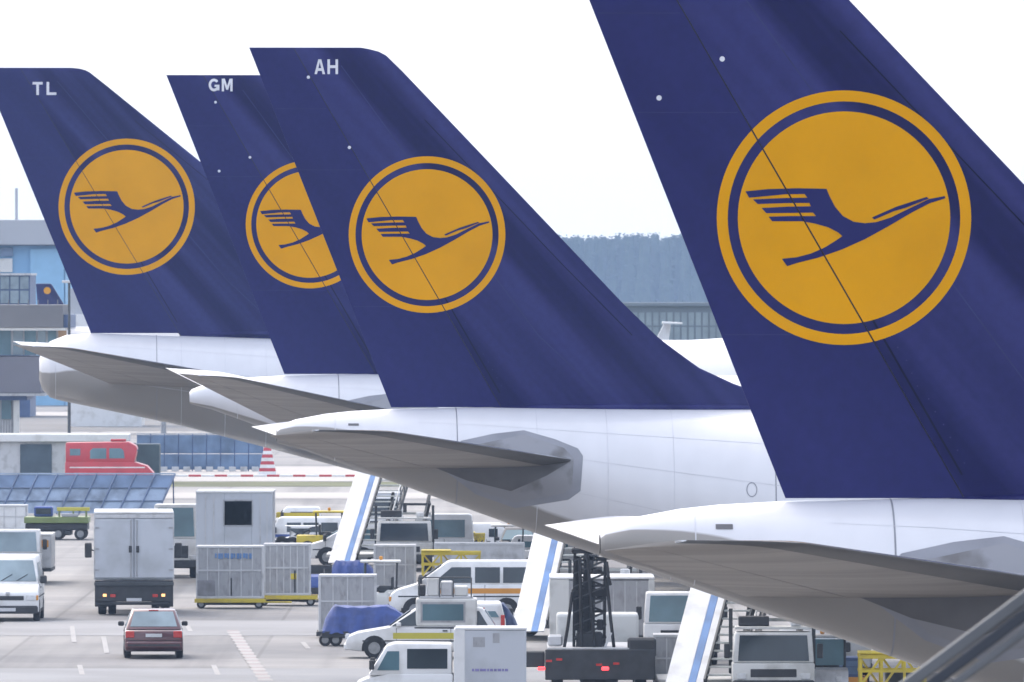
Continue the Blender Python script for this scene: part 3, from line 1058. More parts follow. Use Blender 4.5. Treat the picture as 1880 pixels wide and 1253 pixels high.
    if band:
        bm_, z0b, z1b, xa, xb = band
        for sd_ in (-1, 1):
            ys = sorted((sd_ * (W / 2 - 0.02), sd_ * (W / 2 + 0.006)))
            bx('side_band', t, M[bm_], xa, xb, ys[0], ys[1], z0b, z1b, 0.0)
    return t


def car(name, label, loc, rz, paint, L=4.5, W=1.74, H=1.42, estate=False, glass='glass', cat='car', band=None, tail='tail_red', rear_glass='glass_lt'):
    t = thing(name, label, cat, loc, rz)
    hl = L / 2
    P = M[paint]
    belt = H * 0.62
    hoodz = belt - 0.06
    lower = [(-hl, 0.34), (-hl - 0.03, 0.55), (-hl + 0.03, belt - 0.02), (hl - 1.45, belt), (hl - 1.3, belt), (hl - 0.35, hoodz - 0.10), (hl - 0.06, hoodz - 0.22),
             (hl, 0.48), (hl - 0.06, 0.25), (hl - 0.6, 0.2), (-hl + 0.6, 0.2), (-hl + 0.08, 0.25)]
    if not estate:
        lower[2] = (-hl + 0.02, belt - 0.06)
    MB().prism(lower, -W / 2, W / 2).build('body', P, t, bevel=0.06, smooth=True)
    xr0, xr1 = (-hl + 0.05, -hl + 0.45) if estate else (-hl + 0.38, -hl + 1.05)
    xf0, xf1 = hl - 1.22, hl - 2.05
    upper = [(xr0, belt - 0.04), (xr1, H - 0.03), (xr1 + 0.2, H), (xf1 - 0.3, H), (xf1, H - 0.04), (xf0, belt - 0.04)]

    def yh(z):
        return W / 2 - 0.02 - 0.20 * max(0.0, (z - belt) / (H - belt))
    MB().prism(upper, 0, 0, yf=yh).build('cabin', P, t, bevel=0.05, smooth=True)
    k = (xf0 - xf1) / (H - belt)
    kr = (xr1 - xr0) / (H - belt)
    z0, z1 = belt + 0.03, H - 0.10
    mid = (xr1 + xf1) / 2 - 0.05
    for sd_ in (-1, 1):
        side_pane(t, [(mid + 0.05, z0), (xf0 - 0.14, z0), (xf1 - 0.02, z1), (mid + 0.05, z1)], yh, sd_, M[glass])
        side_pane(t, [(xr0 + 0.25, z0), (mid - 0.05, z0), (mid - 0.05, z1), (xr1 + 0.12, z1)], yh, sd_, M[glass])
        bx('mirror', t, M['dark'] if not estate else P, xf0 - 0.42, xf0 - 0.28, sd_ * (W / 2 + 0.09) - 0.09, sd_ * (W / 2 + 0.09) + 0.09, belt + 0.0, belt + 0.14, 0.03)
        for wxx in (hl - 0.85, -hl + 0.95):
            r = 0.31
            arch = [(wxx + (r + 0.06) * math.cos(PI * i / 10), r + (r + 0.06) * math.sin(PI * i / 10)) for i in range(11)] + [(wxx - r - 0.06, 0.22), (wxx + r + 0.06, 0.22)]
            ys = sorted((sd_ * (W / 2 + 0.006), sd_ * (W / 2 - 0.10)))
            MB().prism(arch, ys[0], ys[1]).build('wheel_arch', M['black'], t)
            wheel(t, wxx, sd_ * (W / 2 - 0.085), r, 0.20)
    cross_pane(t, (xf0 - k * 0.05, belt + 0.04), (xf1 + k * 0.10, H - 0.09), W / 2 - 0.10, W / 2 - 0.27, M[glass], 'windscreen')
    cross_pane(t, (xr0 + kr * 0.08, belt + 0.04), (xr1 - kr * 0.09, H - 0.08), W / 2 - 0.16, W / 2 - 0.28, M[rear_glass], 'rear_window', out=-0.012)
    bx('bumper', t, P, hl - 0.12, hl + 0.05, -W / 2 + 0.03, W / 2 - 0.03, 0.24, 0.46, 0.05)
    bx('bumper', t, P, -hl - 0.08, -hl + 0.1, -W / 2 + 0.03, W / 2 - 0.03, 0.30, 0.52, 0.05)
    lights(t, M['lamp'], hl - 0.05, (-W / 2 + 0.22, W / 2 - 0.22), hoodz - 0.24, 0.32, 0.13, 'headlight', 0.06)
    lights(t, M[tail], -hl + 0.0, (-W / 2 + 0.15, W / 2 - 0.15), belt - 0.17, 0.25, 0.19, 'tail_light', 0.045)
    for sd_ in (-1, 1):
        ys = sorted((sd_ * (W / 2 - 0.01), sd_ * (W / 2 + 0.004)))
        for xs_ in (hl - 1.5, mid, -hl + 1.25):
            bx('door_seam', t, M['dark'], xs_ - 0.007, xs_ + 0.007, ys[0], ys[1], 0.3, belt - 0.03, 0.0)
        bx('rub_strip', t, M['dark'], -hl + 0.3, hl - 0.5, ys[0], ys[1] + 0.004, 0.50, 0.54, 0.0)
        bx('door_handle', t, M['dark'], mid + 0.10, mid + 0.24, ys[0], ys[1] + 0.02, belt - 0.13, belt - 0.09, 0.0)
    bx('boot_seam', t, M['black'], -hl - 0.032, -hl + 0.05, -W / 2 + 0.1, W / 2 - 0.1, 0.535, 0.55, 0.0)
    bx('bumper_trim', t, M['dark'], -hl - 0.092, -hl - 0.05, -W / 2 + 0.08, W / 2 - 0.08, 0.38, 0.43, 0.0)
    bx('high_brake_light', t, M['tail_red'], xr1 - 0.05, xr1 + 0.0, -0.14, 0.14, H - 0.05, H - 0.025, 0.0)
    bx('number_plate', t, M['plate'], -hl - 0.045, -hl - 0.02, -0.24, 0.24, belt - 0.25, belt - 0.15, 0.0)
    if band:
        bm_, z0b, z1b, xa, xb = band
        for sd_ in (-1, 1):
            ys = sorted((sd_ * (W / 2 - 0.02), sd_ * (W / 2 + 0.007)))
            bx('side_band', t, M[bm_], xa, xb, ys[0], ys[1], z0b, z1b, 0.0)
    return t


def cab_front(t, xc, W, z0, z1, y0, depth, paint, glass='glass', bars=True, dash_=True):
    """truck cab in world axes facing -y, parts added to t"""
    P = M[paint]
    h = z1 - z0
    hexb = [(xc - W / 2, y0, z0), (xc + W / 2, y0, z0), (xc + W / 2, y0 + depth, z0), (xc - W / 2, y0 + depth, z0)]
    zt = z0 + h * 0.42
    mb = MB().hexa(hexb, [(x, y, zt) for x, y, _ in hexb])
    ht = [(xc - W / 2 + 0.01, y0 + 0.02, zt), (xc + W / 2 - 0.01, y0 + 0.02, zt), (xc + W / 2 - 0.01, y0 + depth, zt), (xc - W / 2 + 0.01, y0 + depth, zt)]
    hu = [(xc - W / 2 + 0.07, y0 + 0.22, z1), (xc + W / 2 - 0.07, y0 + 0.22, z1), (xc + W / 2 - 0.07, y0 + depth, z1), (xc - W / 2 + 0.07, y0 + depth, z1)]
    mb.hexa(ht, hu)
    mb.build('cab', P, t, bevel=0.05, smooth=True)
    # windscreen
    f0, f1 = 0.06, 0.90
    v = []
    for off in (-0.015, 0.03):
        for (fx, fz) in ((-1, f0), (1, f0), (1, f1), (-1, f1)):
            z = zt + (z1 - zt) * fz
            hw = W / 2 - 0.14 - 0.06 * fz
            v.append((xc + fx * hw, y0 + 0.02 + 0.20 * fz + off, z))
    MB().add(v, [(0, 1, 2, 3), (7, 6, 5, 4), (0, 4, 5, 1), (1, 5, 6, 2), (2, 6, 7, 3), (3, 7, 4, 0)]).build('windscreen', M[glass], t)
    bx('bumper', t, M['dark'], xc - W / 2, xc + W / 2, y0 - 0.10, y0 + 0.15, z0 - 0.18, z0 + 0.12, 0.04)
    bx('grille', t, M['dark'], xc - W * 0.28, xc + W * 0.28, y0 - 0.02, y0 + 0.05, z0 + 0.2, z0 + h * 0.30, 0.01)
    for sx in (-1, 1):
        bx('headlight', t, M['lamp'], xc + sx * W * 0.39 - 0.13, xc + sx * W * 0.39 + 0.13, y0 - 0.03, y0 + 0.05, z0 + 0.14, z0 + 0.30, 0.02)
        bx('mirror', t, M['dark'], xc + sx * (W / 2 + 0.14) - 0.08, xc + sx * (W / 2 + 0.14) + 0.08, y0 + 0.02, y0 + 0.14, zt + 0.12, zt + 0.50, 0.02)
    return zt


# ------------------------------------------------------------------ road vehicles
van('delivery_van', 'white van facing the camera at the left edge of the apron road', 'van', ground(20, 1138), FRONT, L=5.0, W=2.0, H=2.1,
    hood=0.9, slope=0.75, belt=1.22, hoodz=1.08, glass='glass_lt', inset=0.14)
car('sedan', 'dark red saloon car driving away behind the white box truck', ground(281, 1206), AWAY + 0.04, 'red_car', L=4.4, W=1.70, H=1.44, glass='glass_lt')


def box_truck():
    t = thing('box_truck', 'white box truck with double rear doors driving away ahead of the red car', 'truck', ground(246, 1130), AWAY + 0.035)
    # +x forward
    bx('cargo_box', t, M['box_white'], 0.05, 5.6, -1.31, 1.31, 1.17, 3.36, 0.03)
    for s in (-1, 1):
        d = bx('rear_door', t, M['box_white'], -0.02, 0.045, s * 0.655 - 0.635, s * 0.655 + 0.635, 1.24, 3.20, 0.012)
        MB().tube((-0.045, s * 0.10, 1.28), (-0.045, s * 0.10, 3.16), 0.022, 6).build('lock_bar', M['alu'], d)
        for z in (1.5, 2.2, 2.9):
            bx('hinge', d, M['alu'], -0.04, -0.02, s * 1.22 - 0.07, s * 1.22 + 0.07, z - 0.03, z + 0.03, 0.0)
        bx('door_handle', d, M['dark'], -0.075, -0.03, s * 0.12 - 0.05, s * 0.12 + 0.05, 2.08, 2.30, 0.01)
        bx('corner_post', t, M['alu_lt'], -0.015, 0.06, s * 1.30 - 0.03, s * 1.30 + 0.035, 1.17, 3.38, 0.01)
    bx('roof_rail', t, M['white'], -0.03, 5.6, -1.32, 1.32, 3.365, 3.43, 0.02)
    bx('door_header', t, M['alu_lt'], -0.025, 0.05, -1.28, 1.28, 3.215, 3.355, 0.01)
    bx('tail_lift', t, M['dark'], -0.10, -0.01, -1.30, 1.30, 0.45, 1.16, 0.02)
    bx('lift_edge', t, M['rail'], -0.16, -0.09, -1.32, 1.32, 0.98, 1.10, 0.01)
    bx('chassis', t, M['dark'], 0.0, 7.2, -0.45, 0.45, 0.55, 1.15, 0.02)
    bx('under_bar', t, M['dark'], -0.08, 0.04, -1.15, 1.15, 0.34, 0.44, 0.02)
    bx('mudguard', t, M['dark'], 0.05, 0.4, -1.30, -0.75, 0.28, 0.72, 0.02)
    bx('mudguard', t, M['dark'], 0.05, 0.4, 0.75, 1.30, 0.28, 0.72, 0.02)
    for s in (-1, 1):
        for x in (1.3, 6.2):
            wheel(t, x, s * 1.05, 0.46, 0.28)
            if x < 2:
                wheel(t, x, s * 0.72, 0.46, 0.26)
        bx('tail_light', t, M['amber_lit'], -0.15, -0.09, s * 0.97 - 0.06, s * 0.97 + 0.06, 0.62, 0.71, 0.01)
        bx('brake_light', t, M['tail_red'], -0.15, -0.09, s * 0.70 - 0.09, s * 0.70 + 0.09, 0.60, 0.70, 0.01)
        MB().tube((6.9, s * 1.1, 1.9), (6.9, s * 1.5, 2.05), 0.025).build('mirror_arm', M['dark'], t)
        bx('mirror', t, M['dark'], 6.85, 6.95, s * 1.52 - 0.12, s * 1.52 + 0.12, 1.75, 2.25, 0.03)
    bx('cab', t, M['white'], 5.75, 7.3, -1.1, 1.1, 0.6, 2.5, 0.10, 2)
    bx('number_plate', t, M['plate'], -0.14, -0.095, -0.25, 0.25, 0.47, 0.57, 0.0)


box_truck()

van('minibus', 'white minibus with orange side band facing left, behind the white service car', 'minibus', ground(849, 1137), LEFT, L=4.80, W=1.9, H=1.94,
    hood=0.85, slope=1.05, belt=1.16, hoodz=0.98, inset=0.12, band=('orange', 0.86, 1.03, -2.2, 1.0), glass='glass', side_windows=((0.02, 0.26), (0.31, 0.62), (0.66, 0.95)))
svc = car('service_car', 'white service car with yellow green side band and boxy equipment body facing left', ground(775, 1208), LEFT, 'white', L=4.5, W=1.75, H=1.50, estate=True,
    band=('yellow_green', 0.58, 0.76, -2.1, 0.85))
bx('equipment_body', svc, M['offwhite'], -1.62, 0.18, -0.862, 0.862, 0.93, 1.76, 0.05, 2)
bx('body_window', svc, M['glass_teal'], -1.22, -0.02, 0.855, 0.872, 1.12, 1.60, 0.0)
bx('window_frame', svc, M['alu'], -1.28, 0.04, 0.852, 0.866, 1.06, 1.66, 0.0)
bx('body_base', svc, M['dark'], -1.66, 0.22, -0.868, 0.868, 0.86, 0.925, 0.0)
bx('roof_rack', svc, M['alu_lt'], -1.5, 0.1, -0.7, 0.7, 1.765, 1.83, 0.01)
for (xa_, xb_, zt_, mk_) in ((-1.35, -0.95, 2.12, 'offwhite'), (-0.9, -0.55, 2.26, 'alu_lt'), (-0.5, -0.15, 2.36, 'offwhite'), (-0.1, 0.12, 2.16, 'dark')):
    bx('equipment_case', svc, M[mk_], xa_, xb_, -0.5, 0.66, 1.835, zt_, 0.03)
for x_ in (-1.45, -0.92, -0.52, 0.08):
    MB().tube((x_, 0.69, 1.8), (x_, 0.69, 2.38), 0.02).build('rack_post', M['rail'], svc)
MB().tube((-1.45, 0.69, 2.38), (0.08, 0.69, 2.38), 0.02).build('rack_rail', M['rail'], svc)
van('compact_van', 'small white van rear between the service car and navy covered trolley', 'van', ground(880, 1192), AWAY, L=3.8, W=1.6, H=1.45, hood=0.9, slope=0.5,
    belt=0.95, inset=0.14, side_windows=((0.05, 0.4),), glass='glass_teal')


def crew_truck():
    gy = 1320
    t = thing('crew_cab_truck', 'white crew cab truck with square box body cut off by the bottom edge', 'truck', ground(800, gy), LEFT)
    # +x forward = image left, s = 72.3
    bx('chassis', t, M['dark'], -2.4, 1.6, -0.75, 0.75, 0.35, 0.62, 0.02)
    lower = [(-0.45, 0.45), (-0.45, 1.18), (1.15, 1.18), (1.75, 1.06), (2.0, 0.95), (2.05, 0.5), (1.95, 0.4)]
    MB().prism(lower, -0.95, 0.95).build('cab', M['white'], t, bevel=0.06, smooth=True)

    def yh(z):
        return 0.94 - 0.10 * max(0, (z - 1.15) / 0.75)
    MB().prism([(-0.42, 1.14), (-0.42, 1.93), (1.05, 1.95), (1.25, 1.88), (1.72, 1.12)], 0, 0, yf=yh).build('cab_roof', M['white'], t, bevel=0.06, smooth=True)
    for sd_ in (-1, 1):
        side_pane(t, [(-0.30, 1.30), (0.72, 1.30), (0.72, 1.80), (-0.30, 1.80)], yh, sd_, M['glass'])
        side_pane(t, [(0.92, 1.26), (1.48, 1.26), (1.22, 1.74), (0.92, 1.74)], yh, sd_, M['glass_teal'])
        bx('mirror', t, M['dark'], 1.55, 1.68, sd_ * 1.06 - 0.09, sd_ * 1.06 + 0.09, 1.28, 1.52, 0.02)
        for x in (1.3, -1.6):
            wheel(t, x, sd_ * 0.85, 0.36, 0.22)
    cross_pane(t, (1.66, 1.22), (1.32, 1.78), 0.82, 0.74, M['glass'], 'windscreen')
    bx('box_body', t, M['box_white'], -2.30, -0.50, -0.98, 0.98, 0.72, 2.28, 0.02)
    bx('corner_panel', t, M['white'], -0.75, -0.46, -0.995, 0.995, 0.72, 2.30, 0.02)
    bx('roof_edge', t, M['white'], -2.31, -0.50, -1.0, 1.0, 2.285, 2.34, 0.01)
    # flat print on the box side facing the camera (local +y side faces -Y in the world)
    for (xa, xb, za, zb_) in ((-0.95, -1.25, 1.85, 2.10), (-1.45, -1.62, 1.95, 2.2)):
        bx('side_notice', t, M['alu'], min(xa, xb), max(xa, xb), 0.975, 0.986, za, zb_, 0.0)
    M['violet'] = mat('violet_print', (0.22, 0.20, 0.42), 0.5, var=0.2, scale=9)
    xm = -0.92
    for w_ in (0.06, 0.10, 0.16, 0.05, 0.08, 0.07, 0.09, 0.05, 0.08):
        bx('side_mark', t, M['violet'], xm - w_, xm, 0.975, 0.986, 1.235, 1.30, 0.0)
        xm -= w_ + 0.022


crew_truck()


# ------------------------------------------------------------------ containers, dollies, covered trolleys
def container(label, loc, W=2.3, D=1.6, H=1.7, base=0.36, m='alu', rz=0.0, marks=None, ribs=5, frame='alu_lt', door=False):
    t = thing('cargo_container', label, 'cargo container', (loc[0], loc[1], base), rz, 'air cargo containers')
    bx('shell', t, M[m], -W / 2 + 0.02, W / 2 - 0.02, 0.02, D - 0.02, 0.04, H - 0.03, 0.015)
    for sx in (-1, 1):
        bx('corner_post', t, M[frame], sx * (W / 2 - 0.035) - 0.04, sx * (W / 2 - 0.035) + 0.04, -0.01, 0.07, 0.0, H, 0.01)
    bx('top_rail', t, M[frame], -W / 2 + 0.006, W / 2 - 0.006, -0.006, D, H - 0.075, H + 0.004, 0.01)
    bx('base_rail', t, M[frame], -W / 2 + 0.006, W / 2 - 0.006, -0.012, D, -0.0, 0.08, 0.01)
    for k in range(ribs):
        x = -W / 2 + W * (k + 1) / (ribs + 1)
        bx('panel_rib', t, M[frame], x - 0.018, x + 0.018, -0.004, 0.03, 0.08, H - 0.075, 0.0)
    bx('panel_rail', t, M[frame], -W / 2 + 0.08, W / 2 - 0.08, -0.008, 0.03, H * 0.52, H * 0.55, 0.0)
    for (xa, xb, za, zb_, mk) in (marks or []):
        bx('side_mark', t, M[mk], xa, xb, -0.012, 0.022, za, zb_, 0.0)
    return t


def dolly(label, loc, W=2.4, D=1.6, z=0.34, m='yellow', rz=0.0, deck='rust'):
    t = thing('cargo_dolly', label, 'dolly', loc, rz, 'cargo dollies')
    bx('deck', t, M[deck], -W / 2, W / 2, 0, D, z - 0.10, z - 0.01, 0.01)
    bx('side_rail', t, M[m], -W / 2 - 0.02, W / 2 + 0.02, -0.05, 0.0, z - 0.14, z + 0.0, 0.01)
    bx('side_rail', t, M[m], -W / 2 - 0.02, W / 2 + 0.02, D, D + 0.05, z - 0.14, z + 0.0, 0.01)
    bx('axle_frame', t, M['dark'], -W / 2 + 0.1, W / 2 - 0.1, 0.15, D - 0.15, z - 0.22, z - 0.105, 0.01)
    for x in (-W / 2 + 0.2, W / 2 - 0.2):
        for y in (0.12, D - 0.12):
            wheel_y(t, x, y, 0.15)
    MB().tube((W / 2, D / 2, 0.2), (W / 2 + 0.9, D / 2, 0.2), 0.03).build('tow_bar', M['yellow'], t)
    return t


_wy = {}


def wheel_y(parent, x, y, r, w=0.12):
    wheel(parent, x, y, r, w)


gA = ground(422, 1118)
dolly('cargo dolly with dark wheels under the blue marked container', gA, 2.35, 1.6, 0.34)
blue_marks = [(-0.50 + 0.105 * k, -0.50 + 0.105 * k + (0.085 if k % 2 else 0.05), 1.38 - (0.03 if k % 3 else 0.0), 1.53, 'stripe_blue') for k in range(12)]
container('aluminium cargo container with blue lettering band on a low dolly', (gA[0], gA[1]), 2.28, 1.55, 1.78, 0.34, 'alu', marks=blue_marks + [(-1.1, -0.5, 0.1, 0.62, 'root_plate'), (0.02, 0.07, 0.1, 0.7, 'dark')])
gB = ground(527, 1113)
dolly('yellow framed dolly to the right of the blue marked container', gB, 2.0, 1.6, 0.36)
container('grey cargo container on the yellow dolly beside the blue marked one', (gB[0], gB[1]), 1.62, 1.55, 1.76, 0.36, 'alu', ribs=6, marks=[(0.12, 0.32, 0.55, 0.75, 'yellow'), (0.24, 0.29, 0.1, 0.85, 'dark')])
gC = ground(638, 1172)
dolly('dark dolly under the grey container behind the blue covered trolley', gC, 1.9, 1.6, 0.20, 'dark')
container('grey cargo container with pale left post behind the blue covered trolley', (gC[0], gC[1]), 1.80, 1.55, 1.76, 0.20, 'alu', ribs=3)
MBp = None
gD = ground(725, 1092)
dolly('dark dolly under the grey container below the stair truck cab', gD, 1.6, 1.6, 0.25, 'dark')
container('grey cargo container below the dark cab window of the far stair truck', (gD[0], gD[1]), 1.5, 1.55, 1.50, 0.25, 'alu', ribs=3)
gE = ground(880, 1075)
dolly('dolly under the long grey container behind the minibus', gE, 3.5, 1.6, 0.3, 'yellow')
container('long grey cargo container behind the minibus roof', (gE[0], gE[1]), 3.3, 1.55, 1.24, 0.3, 'alu_lt', ribs=8)
gP = ground(1249, 1280)
dolly('dark dolly under the grey container beside the nearest stair panel', gP, 1.7, 1.6, 0.3, 'dark')
container('grey cargo container left of the nearest leaning stair panel', (gP[0], gP[1]), 1.45, 1.55, 1.36, 0.3, 'alu', ribs=3)
gS = ground(18, 985)
dolly('far dolly under the small white container at the left edge', gS, 1.6, 1.5, 0.3, 'dark')
container('small white container by the blue blast fence at the left edge', (gS[0], gS[1]), 1.5, 1.5, 1.05, 0.3, 'white', ribs=2)
gR = ground(1550, 1275)
dolly('orange railed dolly under the blue container at right', gR, 1.2, 1.4, 0.46, 'orange', deck='rust')
container('small blue container under the nearest tail, left of yellow frame', (gR[0], gR[1]), 0.98, 1.3, 0.52, 0.46, 'steel_blue', ribs=1, frame='steel_blue_dk')


def tarp_cart(label, px0, px1, gy, y_top, m='tarp'):
    s = spx(gy)
    W = (px1 - px0) / s
    g = ground((px0 + px1) / 2, gy)
    t = thing('baggage_trolley', label, 'trolley', g, 0.0, 'tarpaulin covered trolleys')
    zt = (gy - y_top) / s
    bx('deck', t, M['rust'], -W / 2, W / 2, 0, 1.5, 0.36, 0.46, 0.02)
    bx('deck_rail', t, M['dark'], -W / 2 - 0.02, W / 2 + 0.02, -0.05, 0.0, 0.26, 0.45, 0.01)
    for x in (-W / 2 + 0.08, -W / 2 + 0.4, W / 2 - 0.4, W / 2 - 0.08):
        for y in (0.1, 1.4):
            wheel(t, x, y, 0.19, 0.12)
    # cover: a sagging sheet with folds
    nx, ny = 30, 12
    v, f = [], []
    for j in range(ny + 1):
        for i in range(nx + 1):
            u, w = i / nx, j / ny
            x = -W / 2 + W * u
            y = -0.06 + 1.62 * w
            e = min(1.0, min(u, 1 - u) / (0.13 if u < 0.5 else 0.30))
            ey = min(1.0, min(w, 1 - w) / 0.18)
            hgt = 0.46 + (zt - 0.46) * (e ** 0.55) * (ey ** 0.6) * (0.97 + 0.03 * math.sin(u * 9 + 1.3))
            hgt += 0.012 * math.sin(u * 40 + 5 * w) * ey + 0.006 * random.uniform(-1, 1)
            y2 = y + 0.05 * math.sin(u * 31) * (1 - ey)
            v.append((x + 0.02 * math.sin(w * 17), y2, max(0.47, hgt)))
    for j in range(ny):
        for i in range(nx):
            a = j * (nx + 1) + i
            f.append((a, a + 1, a + nx + 2, a + nx + 1))
    # skirt
    o = len(v)
    for i in range(nx + 1):
        x, y, z = v[i]
        v.append((x, y - 0.03, 0.40 + 0.03 * math.sin(i * 1.7)))
    for i in range(nx):
        f.append((i, o + i, o + i + 1, i + 1))
    MB().add(v, f).build('cover', M[m], t, smooth=True)
    return t


tarp_cart('baggage trolley under a bright blue cover in front of the grey container', 592, 762, 1187, 1112)
tarp_cart('baggage trolley under a navy cover beside the leaning stair panel', 858, 952, 1192, 1108, 'tarp_dk')
tarp_cart('small blue covered trolley beside the foot of the far stair panel', 606, 690, 1082, 1030, 'tarp')


# ------------------------------------------------------------------ truck mounted passenger stairs
def stair_truck(label, pxc, gy, slope=0.295, cabp='offwhite'):
    g = ground(pxc, gy)
    t = thing('stair_truck', label, 'stair truck', g, 0.0, 'truck mounted passenger stairs')
    cab_front(t, 0.0, 2.15, 0.55, 1.92, -0.2, 1.6, cabp, 'glass')
    bx('chassis', t, M['dark'], -0.5, 0.5, 0.2, 6.6, 0.40, 0.66, 0.02)
    for x in (-0.9, 0.9):
        for y in (0.55, 5.2):
            o = wheel(t, x, y, 0.42, 0.26)
            o.rotation_euler = (0, 0, PI / 2)
    bx('flight_base', t, M['offwhite'], -3.0, 1.05, 1.9, 6.4, 0.50, 0.62, 0.02)

    def at(z, dx=0.0):
        return (-2.85 + slope * (z - 0.5) + dx, 0.3 + (z - 0.5) * 1.35, z)
    z0, z1 = 0.34, 4.15
    # side panel: three long boards, white, blue, white
    for (a, b, mk, nm, th) in ((0.0, 0.60, 'white', 'side_panel', 0.10), (0.60, 0.80, 'stripe_blue', 'stripe_panel', 0.094), (0.80, 1.0, 'white', 'side_panel', 0.10)):
        p = [at(z0, a), at(z0, b), at(z1, b), at(z1, a)]
        v = [Vector(q) for q in p] + [Vector(q) + Vector((0, th * 1.3, -th * 0.3)) for q in p]
        MB().add(v, [(0, 1, 2, 3), (7, 6, 5, 4), (0, 4, 5, 1), (1, 5, 6, 2), (2, 6, 7, 3), (3, 7, 4, 0)]).build(nm, M[mk], t, bevel=0.012, seg=1)
    # treads rising to the right of the panel
    n = 17
    for k in range(n):
        z = 0.75 + (z1 - 0.9) * k / (n - 1)
        x, y, _ = at(z, 1.04)
        tr = bx('tread', t, M['tread'], x, x + 1.05, y, y + 0.30, z, z + 0.05, 0.006)
    # right-hand railing: stringer, posts, rails
    p, q = Vector(at(0.6, 2.12)), Vector(at(z1, 2.12))
    MB().bar(p, q, 0.06, 0.24).build('stringer', M['rail'], t)
    p, q = Vector(at(0.6, 1.03)), Vector(at(z1, 1.03))
    MB().bar(p, q, 0.05, 0.2).build('stringer', M['rail'], t)
    for h in (0.45, 0.9):
        MB().tube(Vector(at(0.6, 2.14)) + Vector((0, 0, h)), Vector(at(z1, 2.14)) + Vector((0, 0, h)), 0.026).build('hand_rail', M['offwhite'] if h > 0.5 else M['rail'], t)
    for k in range(9):
        z = 0.6 + (z1 - 0.6) * k / 8
        p = Vector(at(z, 2.14))
        MB().tube(p, p + Vector((0, 0, 0.92)), 0.022).build('rail_post', M['rail'], t)
    # lift frame crossing below the flight
    for sx in (-0.7, 0.7):
        for (ya, za, yb, zb_) in ((1.9, 0.7, 4.4, 2.9), (4.4, 0.7, 2.2, 2.6)):
            MB().bar((sx - 0.2, ya, za), (sx - 0.2 + slope * 1.5, yb, zb_), 0.10, 0.14).build('lift_brace', M['rail'], t)
    for z in (1.25, 1.7, 2.15, 2.5):
        MB().bar((-1.15 + slope * z, 2.1 + z * 0.6, z), (1.0, 2.1 + z * 0.6, z), 0.05, 0.09).build('cross_brace', M['rail'] if z != 2.15 else M['tread'], t)
    # roof rack on the cab
    bx('roof_rack', t, M['offwhite'], -1.0, 1.0, 0.1, 1.2, 1.99, 2.06, 0.01)
    bx('beacon', t, M['lamp'], 0.45, 0.75, 0.3, 0.6, 2.065, 2.25, 0.03)
    bx('equipment_box', t, M['dark'], -0.9, -0.1, 0.5, 1.1, 2.065, 2.32, 0.02)
    for x in (-1.0, 1.0):
        bx('cab_ladder', t, M['rail'], x * 1.09 - 0.05, x * 1.09 + 0.05, 1.5, 1.58, 0.8, 2.5, 0.0)
    return t


stair_truck('stair truck with leaning white and blue panel farthest back, under tail AH', 742, 1050)
stair_truck('stair truck with leaning white and blue panel beside the white minibus', 1112, 1180, 0.235)
stair_truck('nearest stair truck with leaning white and blue panel and wide windscreen', 1420, 1296)


